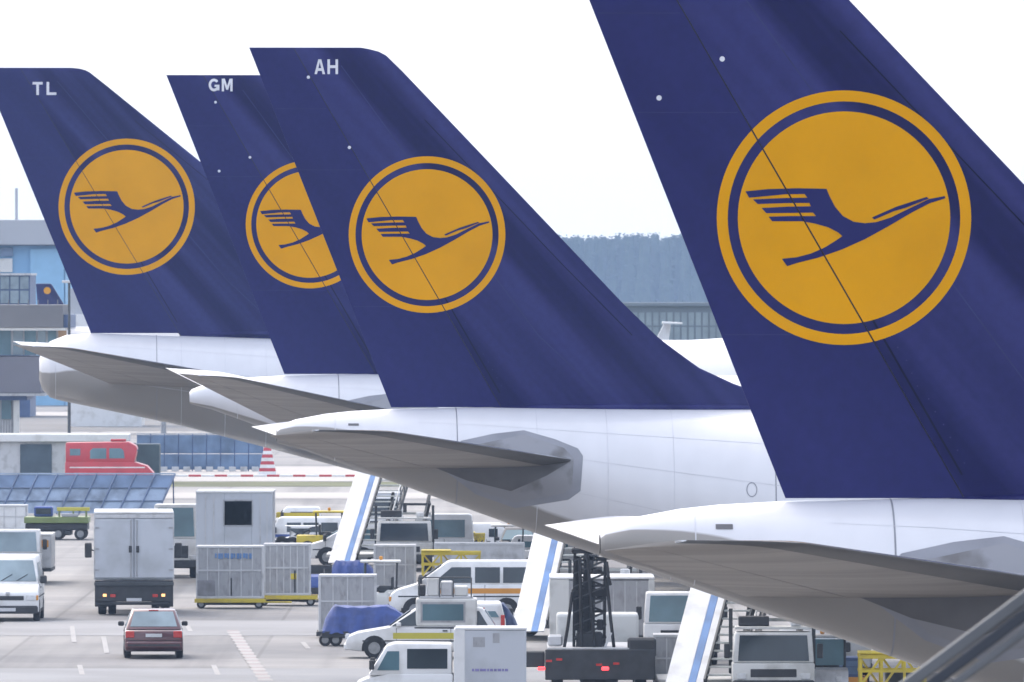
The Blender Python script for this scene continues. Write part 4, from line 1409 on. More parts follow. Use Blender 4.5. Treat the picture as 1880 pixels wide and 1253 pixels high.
# ------------------------------------------------------------------ dark flatbed truck with black scissor mast
def mast_truck():
    gy = 1292
    t = thing('mast_truck', 'dark flatbed truck with black lattice mast and red tail lights', 'truck', ground(1100, gy), 0.0)
    # world axes, rear towards the camera (-y)
    bx('rear_panel', t, M['dark'], -1.42, 1.48, -0.05, 0.05, 0.62, 1.42, 0.02)
    bx('bed', t, M['dark'], -1.35, 1.42, 0.06, 5.2, 1.02, 1.20, 0.02)
    bx('side_box', t, M['dark'], -2.0, -1.43, 0.1, 0.9, 0.95, 1.36, 0.03)
    bx('chassis', t, M['dark'], -0.5, 0.5, 0.1, 7.4, 0.55, 1.0, 0.02)
    bx('bumper_bar', t, M['rail'], -1.35, 1.35, -0.14, -0.06, 0.42, 0.55, 0.02)
    bx('white_edge', t, M['alu_lt'], -1.36, 1.42, 0.0, 5.1, 1.425, 1.46, 0.0)
    for s, x in ((-1, -1.52), (1, 0.16)):
        bx('tail_light', t, M['tail_lit'], x - 0.10, x + 0.10, -0.11, -0.055, 0.87, 0.97, 0.03)
    for (x, z) in ((-1.32, 1.12), (-1.05, 1.16), (0.0, 1.02), (0.45, 1.05)):
        bx('reflector', t, M['tail_red'], x - 0.08, x + 0.08, -0.085, -0.055, z - 0.03, z + 0.03, 0.0)
    for x in (-1.1, 1.1):
        for y in (1.1, 2.2, 6.4):
            o = wheel(t, x, y, 0.5, 0.3)
            o.rotation_euler = (0, 0, PI / 2)
    bx('cab', t, M['offwhite'], -1.1, 1.1, 5.9, 7.6, 0.7, 2.2, 0.08, 2)
    bx('spare_wheel_box', t, M['dark'], 0.75, 1.5, -0.02, 0.8, 1.2, 1.72, 0.06)
    # lattice mast
    mast = MB()
    xs = (-0.66, -0.36, 0.14)
    for x in xs:
        for y in (0.9, 1.7):
            mast.bar((x, y, 1.2), (x + 0.03, y, 4.0), 0.075, 0.075)
    mast.build('mast_post', M['black'], t)
    for k in range(8):
        z = 1.35 + 0.34 * k
        for y in (0.88, 1.72):
            MB().bar((-0.68, y, z), (0.2, y, z + 0.02), 0.045, 0.045).build('cross_bar', M['black'], t)
            MB().bar((-0.66, y - 0.02, z), (0.16, y - 0.02, z + 0.33), 0.035, 0.035).build('brace', M['rail'], t)
            MB().bar((0.16, y + 0.02, z), (-0.66, y + 0.02, z + 0.33), 0.035, 0.035).build('brace', M['black'], t)
    for (x0, x1, z0, z1) in ((-0.7, -0.95, 2.9, 1.25), (0.2, 0.42, 3.3, 1.25), (0.2, 0.30, 3.7, 3.1), (-0.3, -0.1, 3.9, 1.3), (-0.5, -0.45, 3.8, 1.3)):
        MB().tube((x0, 0.8, z0), ((x0 + x1) / 2, 0.62, (z0 + z1) / 2 - 0.1), 0.045).tube(((x0 + x1) / 2, 0.62, (z0 + z1) / 2 - 0.1), (x1, 0.7, z1), 0.045).build('hydraulic_hose', M['black'], t)
    rm = random.Random(11)
    for k in range(9):
        x = rm.uniform(-0.62, 0.12)
        z0, z1 = rm.uniform(1.25, 1.9), rm.uniform(2.4, 3.9)
        MB().tube((x, 0.95, z0), (x + rm.uniform(-0.12, 0.12), 1.05, z1), rm.uniform(0.03, 0.075), 8).build('hydraulic_cylinder', M['dark'] if k % 3 else M['black'], t, smooth=True)
    for k in range(5):
        x, z = rm.uniform(-0.6, 0.05), rm.uniform(1.9, 3.8)
        bx('valve_block', t, M['black'] if k % 2 else M['dark'], x, x + rm.uniform(0.12, 0.3), 0.8, 1.1, z, z + rm.uniform(0.12, 0.3), 0.02)
    bx('mast_head', t, M['black'], -0.72, 0.22, 0.85, 1.75, 3.92, 4.06, 0.03)
    bx('lift_motor', t, M['dark'], -0.6, 0.1, 0.82, 1.5, 1.22, 1.85, 0.05)
    bx('lift_motor', t, M['black'], -0.72, 0.22, 0.86, 1.6, 2.78, 2.98, 0.03)
    # outrigger strut leaning forward
    MB().bar((0.05, 0.4, 1.22), (0.32, 0.4, 1.85), 0.05, 0.06).build('strut', M['alu_lt'], t)
    bx('hose_drum', t, M['alu_lt'], -1.35, -0.95, 0.7, 1.1, 1.48, 1.78, 0.05)
    return t


mast_truck()


def grey_trailer():
    t = thing('cargo_trailer', 'grey box trailer standing behind the black lattice mast', 'trailer', ground(1105, 1215), 0.0)
    bx('box', t, M['alu'], -1.5, 1.52, 0.0, 4.5, 0.75, 2.38, 0.03)
    bx('corner_post', t, M['offwhite'], -1.53, -0.95, -0.02, 0.1, 0.72, 2.40, 0.02)
    bx('corner_post', t, M['offwhite'], 1.36, 1.54, -0.02, 0.1, 0.72, 2.40, 0.02)
    bx('roof_edge', t, M['white'], -1.52, 1.54, -0.03, 4.5, 2.40, 2.46, 0.01)
    for k in range(6):
        bx('panel_rib', t, M['alu_lt'], -0.7 + 0.34 * k, -0.67 + 0.34 * k, -0.014, 0.03, 0.8, 2.33, 0.0)
    bx('chassis', t, M['dark'], -1.2, 1.2, 0.1, 4.3, 0.5, 0.74, 0.02)
    for x in (-1.1, 1.1):
        for y in (0.8, 3.6):
            o = wheel(t, x, y, 0.42, 0.26)
            o.rotation_euler = (0, 0, PI / 2)


grey_trailer()


def cab_truck(label, px, gy, W, z1, body=(0, 0), cabp='white', glass='glass_teal', z0=0.55, box=None, boxm='box_white', wlen=5.5, cat='truck', sign=None):
    t = thing('truck', label, cat, ground(px, gy), 0.0)
    cab_front(t, 0, W, z0, z1, 0.0, 1.7, cabp, glass)
    bx('chassis', t, M['dark'], -0.5, 0.5, 0.2, wlen, z0 - 0.15, z0 + 0.12, 0.02)
    for x in (-W / 2 + 0.2, W / 2 - 0.2):
        for y in (0.7, wlen - 1.0):
            o = wheel(t, x, y, 0.42, 0.26)
            o.rotation_euler = (0, 0, PI / 2)
    if box:
        x0, x1, y0, y1, za, zb_ = box
        bx('cargo_box', t, M[boxm], x0, x1, y0, y1, za, zb_, 0.03)
        bx('roof_edge', t, M['white'], x0 - 0.01, x1 + 0.01, y0 - 0.01, y1, zb_ + 0.003, zb_ + 0.06, 0.01)
        bx('base_rail', t, M['dark'], x0, x1, y0 - 0.02, y1, za - 0.12, za - 0.004, 0.01)
    if sign:
        x0, x1, za, zb_, mk, y = sign
        bx('side_sign', t, M[mk], x0, x1, y - 0.03, y - 0.004, za, zb_, 0.0)
    return t


cab_truck('white truck with blue tinted windscreen between the grey trailer and nearest stair panel', 1252, 1222, 2.2, 2.1, glass='glass_teal')
cab_truck('white truck with orange sign on its grey box behind the white van at left', 22, 1074, 2.1, 2.0, glass='glass_lt', box=(-0.7, 1.36, 1.9, 5.6, 0.55, 1.75), boxm='alu_lt', sign=(0.78, 1.26, 1.32, 1.58, 'orange', 1.9), cabp='white')
cab_truck('small white truck with teal windows just right of the white box truck', 322, 1062, 1.7, 2.75, glass='glass_teal', cabp='white')


def catering_truck():
    s = spx(1072)
    t = thing('high_loader_truck', 'tall pale high loader truck with dark open hatch behind the cargo containers', 'truck', ground(430, 1072), 0.0)
    W = 2.80
    z0, z1 = 0.9, 3.32
    # body as a frame round the hatch so that the hatch is a real opening
    hx0, hx1, hz0, hz1 = -0.36, 0.64, 2.14, 3.02
    bx('body_panel', t, M['box_white'], -W / 2, hx0, 0, 0.08, z0, z1, 0.01)
    bx('body_panel', t, M['box_white'], hx1, W / 2, 0, 0.08, z0, z1, 0.01)
    bx('body_panel', t, M['box_white'], hx0 + 0.002, hx1 - 0.002, 0.003, 0.08, z0, hz0, 0.01)
    bx('body_panel', t, M['box_white'], hx0 + 0.002, hx1 - 0.002, 0.003, 0.08, hz1, z1, 0.01)
    bx('side_wall', t, M['box_white'], -W / 2, -W / 2 + 0.06, 0.085, 5.0, z0, z1, 0.01)
    bx('side_wall', t, M['box_white'], W / 2 - 0.06, W / 2, 0.085, 5.0, z0, z1, 0.01)
    bx('back_wall', t, M['dark'], -W / 2 + 0.07, W / 2 - 0.07, 4.9, 5.0, z0, z1, 0.01)
    bx('roof', t, M['white'], -W / 2 - 0.02, W / 2 + 0.02, -0.03, 5.02, z1 + 0.003, z1 + 0.06, 0.01)
    bx('floor_plate', t, M['dark'], -W / 2 + 0.07, W / 2 - 0.07, 0.1, 4.85, z0, z0 + 0.08, 0.0)
    for (x0, x1, za, zb_) in ((hx0 - 0.05, hx1 + 0.05, hz1, hz1 + 0.05), (hx0 - 0.05, hx1 + 0.05, hz0 - 0.05, hz0), (hx0 - 0.05, hx0, hz0, hz1), (hx1, hx1 + 0.05, hz0, hz1)):
        bx('hatch_frame', t, M['alu'], x0, x1, -0.02, -0.002, za, zb_, 0.0)
    for x in (-1.05, -0.75, 0.95, 1.2):
        bx('body_rib', t, M['alu_lt'], x - 0.02, x + 0.02, -0.016, -0.001, z0 + 0.1, z1 - 0.1, 0.0)
    bx('chassis', t, M['dark'], -0.9, 0.9, 0.1, 6.5, 0.45, 0.88, 0.02)
    bx('cab', t, M['white'], -1.1, 1.1, 5.2, 6.9, 0.6, 2.4, 0.08, 2)
    for x in (-1.1, 1.1):
        for y in (0.9, 5.9):
            o = wheel(t, x, y, 0.45, 0.28)
            o.rotation_euler = (0, 0, PI / 2)


catering_truck()


def green_loader():
    t = thing('cargo_loader', 'green cargo loader with blue cab parked in front of the blue blast fence', 'loader', ground(100, 992), 0.0)
    bx('platform', t, M['green'], -1.3, 1.45, 0, 2.6, 0.72, 0.98, 0.02)
    bx('platform_rail', t, M['yellow_green'], 0.1, 1.5, 0.1, 0.2, 1.24, 1.40, 0.01)
    for x in (0.2, 0.8, 1.35):
        bx('rail_post', t, M['green'], x - 0.04, x + 0.04, 0.1, 0.18, 0.985, 1.235, 0.0)
    bx('cab', t, M['blue'], -0.9, -0.1, 0.6, 1.6, 0.985, 1.42, 0.05)
    bx('cab_window', t, M['glass'], -0.82, -0.18, 0.55, 0.59, 1.10, 1.34, 0.0)
    bx('chassis', t, M['dark'], -1.25, 1.4, 0.1, 2.4, 0.42, 0.70, 0.02)
    bx('scissor_frame', t, M['rail'], -0.7, 0.7, 0.2, 2.2, 0.20, 0.41, 0.02)
    bx('hydraulic_tank', t, M['alu'], 0.3, 1.0, 0.03, 0.5, 0.99, 1.12, 0.02)
    for x in (-1.0, 0.15, 1.1):
        for y in (0.2, 2.2):
            wheel(t, x, y, 0.26, 0.2)


green_loader()

# far row of vehicles under the AH tail
van('far_van', 'white van with pale blue windows behind the far stair truck', 'van', ground(800, 1035), LEFT, L=3.0, W=1.9, H=1.95, hood=0.35, slope=0.5, belt=1.0, glass='glass_teal', side_windows=((0.1, 0.9),), lamps=False)
van('far_minivan', 'white sloping front minivan half hidden behind the far stair panel', 'van', ground(636, 1038), LEFT, L=3.2, W=1.8, H=1.62, hood=0.6, slope=1.1, belt=0.95, hoodz=0.85, glass='glass_teal', side_windows=((0.05, 0.8),))
van('crew_bus', 'white bus with blue side band in the far row of vehicles', 'bus', ground(560, 1006), LEFT, L=3.6, W=2.0, H=1.28, hood=0.4, slope=0.3, belt=0.62, hoodz=0.6, glass='glass', side_windows=((0.1, 0.32), (0.36, 0.6), (0.64, 0.9)), band=('blue', 0.46, 0.58, -1.7, 1.5), lamps=False, clear=0.22, wheel_r=0.22)
car('compact_car', 'small white car in front of the blue banded bus', ground(530, 1016), LEFT, 'white', L=2.2, W=1.5, H=1.12, glass='glass')
van('utility_van', 'white van with yellow band at the far end of the vehicle row', 'van', ground(545, 976), LEFT, L=2.2, W=1.8, H=1.10, hood=0.3, slope=0.3, belt=0.62, hoodz=0.6, side_windows=((0.1, 0.9),), band=('yellow', 0.62, 0.84, -1.0, 0.9), lamps=False, clear=0.2, wheel_r=0.2)
van('panel_van', 'white panel van under the belly of the AH airliner', 'van', ground(905, 1022), RIGHT, L=2.2, W=1.8, H=1.35, hood=0.4, slope=0.35, belt=0.75, hoodz=0.7, side_windows=((0.05, 0.35),), glass='glass', wheel_r=0.24, clear=0.2)
car('hatchback', 'dark hatchback car under the belly of the AH airliner', ground(952, 1030), FRONT, 'dark', L=3.6, W=1.5, H=1.3, glass='glass_teal')
van('transit_van', 'pale van with teal windows left of the middle stair panel', 'van', ground(985, 1040), LEFT, L=3.2, W=1.8, H=1.2, hood=0.4, slope=0.35, belt=0.7, hoodz=0.66, side_windows=((0.05, 0.4), (0.45, 0.9)), glass='glass_teal', wheel_r=0.24, clear=0.2)
van('cargo_van', 'white van right of the nearest stair truck cab', 'van', ground(1485, 1262), FRONT, L=4.5, W=1.75, H=1.55, hood=0.8, slope=0.8, belt=1.0, glass='glass_lt')
cab_truck('white box truck behind the small blue container at right', 1548, 1262, 1.6, 1.3, box=(-0.85, 0.75, -0.3, 4.0, 0.55, 1.50), boxm='white')
cab_truck('white truck with square front in front of the AH airliner belly', 700, 1000, 1.7, 2.0, glass='glass', box=(-0.85, 0.85, 1.8, 5.0, 0.6, 2.1))


def belt_loader(label, px, gy, W, z1, m='yellow', name='belt_loader'):
    t = thing(name, label, 'loader', ground(px, gy), 0.0)
    bx('deck', t, M[m], -W / 2, W / 2, 0, 1.6, 0.55, 0.72, 0.02)
    for x in (-W / 2 + 0.05, -W / 6, W / 6, W / 2 - 0.05):
        for y in (0.1, 1.5):
            MB().bar((x, y, 0.72), (x, y, z1), 0.07, 0.07).build('frame_post', M[m], t)
    for y in (0.1, 1.5):
        bx('top_rail', t, M[m], -W / 2, W / 2, y - 0.05, y + 0.05, z1, z1 + 0.12, 0.01)
        bx('middle_rail', t, M[m], -W / 2, W / 2, y - 0.03, y + 0.03, (z1 + 0.72) / 2, (z1 + 0.72) / 2 + 0.07, 0.0)
    for k in range(3):
        x0 = -W / 2 + W * k / 3
        MB().bar((x0 + 0.05, 0.1, 0.74), (x0 + W / 3 - 0.05, 0.1, z1), 0.05, 0.06).build('brace', M['yellow'], t)
        MB().bar((x0 + 0.05, 1.5, z1), (x0 + W / 3 - 0.05, 1.5, 0.74), 0.05, 0.06).build('brace', M[m], t)
    bx('roof_plate', t, M[m], -W / 2, W * 0.0, 0.0, 1.6, z1 + 0.123, z1 + 0.17, 0.01)
    bx('engine_box', t, M['dark'], -W * 0.1, W * 0.4, 0.3, 1.3, 0.73, 0.73 + (z1 - 0.73) * 0.5, 0.03)
    bx('chassis', t, M['dark'], -W / 2 + 0.1, W / 2 - 0.1, 0.1, 1.5, 0.35, 0.54, 0.01)
    for x in (-W / 2 + 0.25, W / 2 - 0.25):
        for y in (0.15, 1.45):
            wheel(t, x, y, 0.28, 0.2)


belt_loader('yellow lattice frame loader under the nearest tail at lower right', 1640, 1312, 1.75, 1.42)
belt_loader('yellow framed loader behind the minibus roof', 828, 1096, 2.1, 1.46)
belt_loader('small yellow loader under the AH airliner belly', 872, 1030, 0.8, 0.95)


# ------------------------------------------------------------------ ramp clutter: tractors, cones, workers, spare stock
def tractor(label, px, gy, rz, paint='offwhite', roof=True):
    t = thing('baggage_tractor', label, 'tractor', ground(px, gy), rz, 'baggage tractors')
    lower = [(-1.3, 0.25), (-1.3, 0.82), (-0.2, 0.82), (-0.1, 0.72), (0.5, 0.72), (0.6, 0.95), (1.25, 0.88), (1.38, 0.55), (1.35, 0.25)]
    MB().prism(lower, -0.65, 0.65).build('body', M[paint], t, bevel=0.04, smooth=True)
    for x in (-0.85, 0.85):
        for y in (-0.58, 0.58):
            wheel(t, x, y, 0.30, 0.2)
    bx('seat', t, M['dark'], -0.35, 0.1, -0.45, 0.45, 0.73, 0.95, 0.04)
    bx('seat_back', t, M['dark'], -0.42, -0.33, -0.45, 0.45, 0.83, 1.25, 0.03)
    bx('bumper', t, M['dark'], 1.36, 1.46, -0.6, 0.6, 0.3, 0.5, 0.02)
    MB().tube((0.55, 0.2, 0.9), (0.28, 0.2, 1.12), 0.02).build('steering_column', M['dark'], t)
    if roof:
        for x in (-0.5, 0.55):
            for y in (-0.58, 0.58):
                MB().tube((x, y, 0.8), (x - 0.03, y, 1.72), 0.03).build('roof_post', M['dark'], t)
        bx('roof', t, M[paint], -0.65, 0.7, -0.65, 0.65, 1.72, 1.80, 0.03)
        bx('windscreen', t, M['glass_teal'], 0.56, 0.58, -0.54, 0.54, 1.0, 1.68, 0.0)
        bx('beacon', t, M['orange'], -0.05, 0.07, -0.06, 0.06, 1.805, 1.93, 0.02)
    lights(t, M['lamp'], 1.36, (-0.4, 0.4), 0.66, 0.16, 0.14, 'headlight')
    return t


tractor('white baggage tractor with canopy behind the grey cargo container and blue trolley', 700, 1128, LEFT)
tractor('pale baggage tractor under the middle stair panel', 1022, 1168, LEFT, 'offwhite')
tractor('yellow baggage tractor by the far row of vehicles', 604, 1020, RIGHT, 'yellow')
tractor('blue baggage tractor beside the yellow dolly', 585, 1104, FRONT, 'blue', roof=False)
tractor('white baggage tractor below the belly of the AH airliner', 935, 1050, LEFT, 'white')
tractor('grey baggage tractor between the nearest stair truck and blue container', 1510, 1290, FRONT, 'alu_lt')


# ------------------------------------------------------------------ blast fence and barriers
M['fence_top'] = mat('fence_panel_blue', (0.13, 0.195, 0.315), 0.5, var=0.3, scale=0.9)
M['fence_low'] = mat('fence_panel_worn_blue', (0.215, 0.275, 0.37), 0.5, var=0.4, scale=1.4)
M['fence_rib'] = mat('fence_rib_blue', (0.10, 0.15, 0.26), 0.5, var=0.2)


def blast_fence():
    gy = 946
    g = ground(150, gy)
    t = thing('blast_fence', 'leaning blue steel jet blast fence across the left of the apron', 'blast fence', g, 0.0)
    s = spx(gy)
    pitch = 36.0 / s
    H = 1.90
    lean_x, lean_y = 0.85, 1.1
    n = 13
    x0 = -6.0
    x_end = (287 - 150) / s
    k = 0
    x = x_end
    rows = ((0.04, 0.34), (0.36, 0.66), (0.68, 0.985))
    while x > x0 - pitch:
        a = x - pitch
        for (u0, u1) in rows:
            p = [(a + 0.03 + lean_x * u0, lean_y * u0, H * u0), (x - 0.03 + lean_x * u0, lean_y * u0, H * u0),
                 (x - 0.03 + lean_x * u1, lean_y * u1, H * u1), (a + 0.03 + lean_x * u1, lean_y * u1, H * u1)]
            # slightly bowed panel
            bow = -0.03
            mid = [((p[i][0] + p[(i + 3) % 4][0]) / 2, (p[i][1] + p[(i + 3) % 4][1]) / 2 + bow * (1 if i in (0, 1) else 1), (p[i][2] + p[(i + 3) % 4][2]) / 2) for i in (0,)]
            v = [Vector(q) for q in p] + [Vector(q) + Vector((0, 0.04, 0)) for q in p]
            MB().add(v, [(0, 1, 2, 3), (7, 6, 5, 4), (0, 4, 5, 1), (1, 5, 6, 2), (2, 6, 7, 3), (3, 7, 4, 0)]).build('panel', M['fence_top'] if u0 > 0.6 else M['fence_low'], t)
        MB().bar((x, -0.05, 0.0), (x + lean_x, lean_y - 0.05, H), 0.05, 0.08).build('rib', M['fence_rib'], t)
        MB().bar((x + lean_x * 0.9, lean_y, H * 0.9), (x + lean_x * 0.9, lean_y + 1.0, 0.0), 0.06, 0.06).build('back_stay', M['steel_blue_dk'], t)
        x -= pitch
    xl = x
    for u in (0.35, 0.67):
        MB().bar((xl + lean_x * u, lean_y * u - 0.04, H * u), (x_end + lean_x * u, lean_y * u - 0.04, H * u), 0.06, 0.035).build('rail', M['fence_rib'], t)
    MB().bar((xl + lean_x, lean_y, H + 0.03), (x_end + lean_x + 0.03, lean_y, H + 0.03), 0.08, 0.07).build('top_rail', mat('fence_top_rail', (0.36, 0.45, 0.58), 0.4, var=0.1), t)


blast_fence()


def far_fence():
    gy = 866
    g = ground(365, gy)
    s = spx(gy)
    t = thing('far_blast_fence', 'blue blast fence farther away to the right of the red vehicle', 'blast fence', g, 0.0)
    x0, x1 = (250 - 365) / s, (482 - 365) / s
    n = 9
    for k in range(n):
        a, b = x0 + (x1 - x0) * k / n, x0 + (x1 - x0) * (k + 1) / n
        for (z0, z1) in ((0.1, 1.0), (1.04, 2.1)):
            bx('panel', t, M['steel_blue'], a + 0.03, b - 0.03, z0 * 0.3, z0 * 0.3 + 0.06, z0, z1, 0.0)
        MB().bar((b, -0.02, 0), (b, 0.6, 2.15), 0.06, 0.1).build('rib', M['steel_blue_dk'], t)
    MB().bar((x0, 0.62, 2.16), (x1, 0.62, 2.16), 0.1, 0.07).build('top_rail', M['alu_lt'], t)
    # pale notches at the foot
    for k in range(9):
        bx('foot_block', t, M['alu_lt'], x0 + 1.4 + 0.66 * k, x0 + 1.4 + 0.66 * k + 0.4, -0.2, -0.05, 0.0, 0.28, 0.02)


far_fence()


def marker_cone():
    gy = 872
    t = thing('marker_pyramid', 'red and white striped marker at the end of the far fence', 'marker', ground(491, gy), 0.0)
    s = spx(gy)
    h, w = 1.55, 0.52
    n = 8
    for k in range(n):
        z0, z1 = h * k / n, h * (k + 1) / n
        w0, w1 = w * (1 - 0.62 * k / n), w * (1 - 0.62 * (k + 1) / n)
        b = [(-w0, -w0, z0), (w0, -w0, z0), (w0, w0, z0), (-w0, w0, z0)]
        u = [(-w1, -w1, z1), (w1, -w1, z1), (w1, w1, z1), (-w1, w1, z1)]
        MB().hexa(b, u).build('stripe', M['red'] if k % 2 else M['white'], t)


marker_cone()
s_b = spx(876)
i = 0
x = 322.0
while x < 660:
    g = ground(x + 12, 876)
    o = MB().box(-12 / s_b, 11 / s_b, -0.12, 0.12, 0, 0.13).build('barrier_block', M['red'] if i % 2 else M['white'], None, bevel=0.03, loc=g)
    ORD = ['first', 'second', 'third', 'fourth', 'fifth', 'sixth', 'seventh', 'eighth', 'ninth']
    tag(o, '%s %s barrier block from the left in the striped row edging the taxiway' % (ORD[i // 2], 'red' if i % 2 else 'white'), 'barrier', 'striped barrier blocks edging the taxiway')
    x += 24
    i += 1


# ------------------------------------------------------------------ red vehicle, low building, pier building, hangar
def fire_truck():
    t = thing('fire_engine', 'red fire engine with long sloping nose behind the blue blast fence', 'fire engine', ground(200, 905), RIGHT)
    s = spx(905)
    W = 2.2
    lower = [(-2.25, 0.5), (-2.25, 1.62), (1.35, 1.62), (2.0, 1.42), (2.35, 1.05), (2.38, 0.5)]
    MB().prism(lower, -W / 2, W / 2).build('body', M['red'], t, bevel=0.06, smooth=True)

    def yh(z):
        return W / 2 - 0.03 - 0.08 * max(0, (z - 1.6))
    MB().prism([(-2.22, 1.58), (-2.22, 2.62), (1.05, 2.66), (1.45, 2.45), (1.5, 2.30), (1.35, 1.58)], 0, 0, yf=yh).build('cabin', M['red'], t, bevel=0.06, smooth=True)
    for poly in ([(-2.0, 1.95), (-1.45, 1.95), (-1.45, 2.3), (-2.0, 2.3)], [(-0.95, 1.78), (-0.1, 1.78), (-0.1, 2.33), (-0.8, 2.33), (-0.95, 2.2)], [(0.05, 1.80), (0.85, 1.80), (0.80, 2.20), (0.65, 2.33), (0.05, 2.33)]):
        side_pane(t, poly, yh, -1, M['glass_teal'])
    cross_pane(t, (1.36, 1.70), (1.48, 2.26), 0.9, 0.85, M['glass'], 'windscreen')
    bx('roof_light', t, M['red'], 0.1, 0.9, -0.5, 0.5, 2.67, 2.80, 0.03)
    bx('stripe', t, M['white'], -2.0, 1.9, -W / 2 - 0.012, -W / 2 + 0.01, 1.30, 1.36, 0.0)
    lights(t, M['lamp'], 2.36, (-0.8, 0.8), 0.9, 0.2, 0.15, 'headlight')
    for x in (-1.4, 1.4):
        for y in (-0.95, 0.95):
            wheel(t, x, y, 0.48, 0.3)


fire_truck()


def gate_house():
    gy = 888
    s = spx(gy)
    t = thing('gate_building', 'low grey building with white roof and dark gate behind the red vehicle', 'building', ground(140, gy), 0.0)

    def X(px): return (px - 140) / s

    def Z(py): return (gy - py) / s
    bx('wall', t, M['alu_lt'], X(-40), X(122), 0.0, 3.0, 0, Z(812), 0.02)
    bx('door', t, mat('gate_dark_teal', (0.06, 0.09, 0.12), 0.6, var=0.2), X(37), X(95), -0.10, -0.005, 0.0, Z(816), 0.02)
    bx('roof', t, M['white'], X(-40), X(236), -0.4, 3.6, Z(812) + 0.005, Z(797), 0.05)
    bx('wall', t, mat('recess_dark_teal', (0.05, 0.075, 0.09), 0.7, var=0.2), X(250), X(292), 0.5, 3.0, 0, Z(816), 0.02)
    bx('wall', t, M['alu'], X(125), X(248), 2.0, 2.9, 0, Z(814), 0.02)


gate_house()


def pier_building():
    d = 690.0
    s = F / d
    t = thing('pier_building', 'grey two level pier building with glazed band at the left edge', 'building', ((0 - 940) / s, d, 0), 0.0)
    M['slab'] = mat('pier_slab_grey', (0.165, 0.165, 0.175), 0.8, var=0.1, scale=0.4)
    M['slab2'] = mat('pier_slab_violet_grey', (0.155, 0.155, 0.185), 0.8, var=0.1, scale=0.4)

    def X(px): return px / s

    def Z(py): return CH - (py - HY) / s
    bx('roof_slab', t, M['slab'], X(-120), X(117), -1.0, 9, Z(602), Z(560), 0.03)
    bx('roof_end', t, M['steel_blue_dk'], X(117) + 0.005, X(130), -0.5, 8, Z(602), Z(578), 0.03)
    bx('sill', t, M['offwhite'], X(-120), X(120), -0.9, 9, Z(607), Z(602) - 0.005, 0.0)
    for (a, b, mk) in ((-120, -40, 'glass_teal'), (-38, 20, 'glass_teal'), (24, 42, 'glass_lt'), (45, 66, 'glass_teal'), (70, 84, 'glass_lt'), (88, 103, 'glass_teal')):
        bx('window', t, M[mk], X(a), X(b), 0.0, 0.1, Z(652), Z(607) - 0.01, 0.0)
    bx('mullion_wall', t, M['alu_lt'], X(-120), X(106), 0.12, 8.5, Z(652), Z(607) - 0.01, 0.0)
    bx('end_column', t, mat('ochre_column', (0.42, 0.26, 0.13), 0.7), X(107), X(122), -0.2, 0.4, Z(652), Z(607) - 0.01, 0.0)
    bx('floor_slab', t, M['slab2'], X(-120), X(76), -1.2, 9, Z(722), Z(655), 0.03)
    bx('floor_trim', t, M['alu'], X(-120), X(84), -1.3, 9, Z(727), Z(722) - 0.005, 0.0)
    bx('lower_beam', t, M['steel_blue_dk'], X(-120), X(50), -0.6, 8, Z(735), Z(727) - 0.005, 0.0)
    bx('lower_window', t, M['glass_teal'], X(2), X(20), 0.35, 0.5, Z(770), Z(735) - 0.01, 0.0)
    bx('louvre_wall', t, M['alu'], X(-120), X(24), 0.5, 7, 0, Z(735) - 0.01, 0.0)
    for k in range(5):
        bx('louvre_fin', t, M['alu_lt'], X(-2 + 5 * k), X(-0.5 + 5 * k), 0.42, 0.49, 0, Z(772), 0.0)
    bx('column', t, M['offwhite'], X(25), X(35), 0.0, 0.6, 0, Z(735) - 0.01, 0.0)
    # rail on the roof
    for k in range(8):
        xk = X(-20 + 18 * k)
        if xk < X(117):
            bx('parapet_post', t, M['slab'], xk, xk + 0.06, -0.9, -0.84, Z(560), Z(560) + 0.3, 0.0)


pier_building()


def lamp_post(label, px, gy, ytop):
    s = spx(gy)
    g = ground(px, gy)
    h = (gy - ytop) / s
    t = thing('lamp_post', label, 'lamp post', g, 0.0)
    MB().tube((0, 0, 0), (0, 0, h), 0.10, 8, r2=0.07).build('pole', M['rail'], t, smooth=True)
    bx('lamp_head', t, M['alu_lt'], -0.4, 0.4, -0.2, 0.2, h, h + 0.15, 0.03)


lamp_post('thin dark lamp post rising beside the roof end of the pier building', 127, 874, 520)


def hangar():
    d = 1050.0
    s = F / d
    t = thing('hangar', 'large pale blue hangar with grey roof at the far left', 'hangar', ((0 - 940) / s, d, 0), 0.0)
    M['hangar_blue'] = mat('hangar_light_blue', (0.20, 0.42, 0.68), 0.6, var=0.08, scale=0.1)
    M['hangar_roof'] = mat('hangar_roof_grey', (0.42, 0.44, 0.48), 0.7, var=0.05, scale=0.1)

    def X(px): return px / s

    def Z(py): return CH - (py - HY) / s
    bx('front_wall', t, M['hangar_blue'], X(-300), X(290), 0, 40, 0, Z(452), 0.02)
    bx('roof_fascia', t, M['hangar_roof'], X(-310), X(300), -1.5, 42, Z(450), Z(404), 0.05)
    bx('gutter', t, M['steel_blue'], X(-305), X(295), -0.6, 1.0, Z(452) + 0.005, Z(450) - 0.005, 0.0)
    bx('office_window', t, M['steel_blue'], X(-60), X(24), -0.3, -0.005, Z(471), Z(455), 0.0)
    bx('office_window', t, M['offwhite'], X(-60), X(23), -0.35, -0.005, Z(500), Z(475), 0.0)
    bx('door_panel', t, mat('hangar_door_blue', (0.26, 0.50, 0.74), 0.6, var=0.05), X(56), X(118), -0.4, -0.006, 0, Z(458), 0.0)
    bx('door_panel', t, mat('hangar_door_blue_light', (0.34, 0.56, 0.77), 0.6, var=0.05), X(120), X(190), -0.38, -0.006, 0, Z(458), 0.0)
    MB().tube((X(25), 6, Z(404)), (X(25), 6, Z(345)), 0.14, 6).build('roof_mast', M['hangar_roof'], t)


hangar()


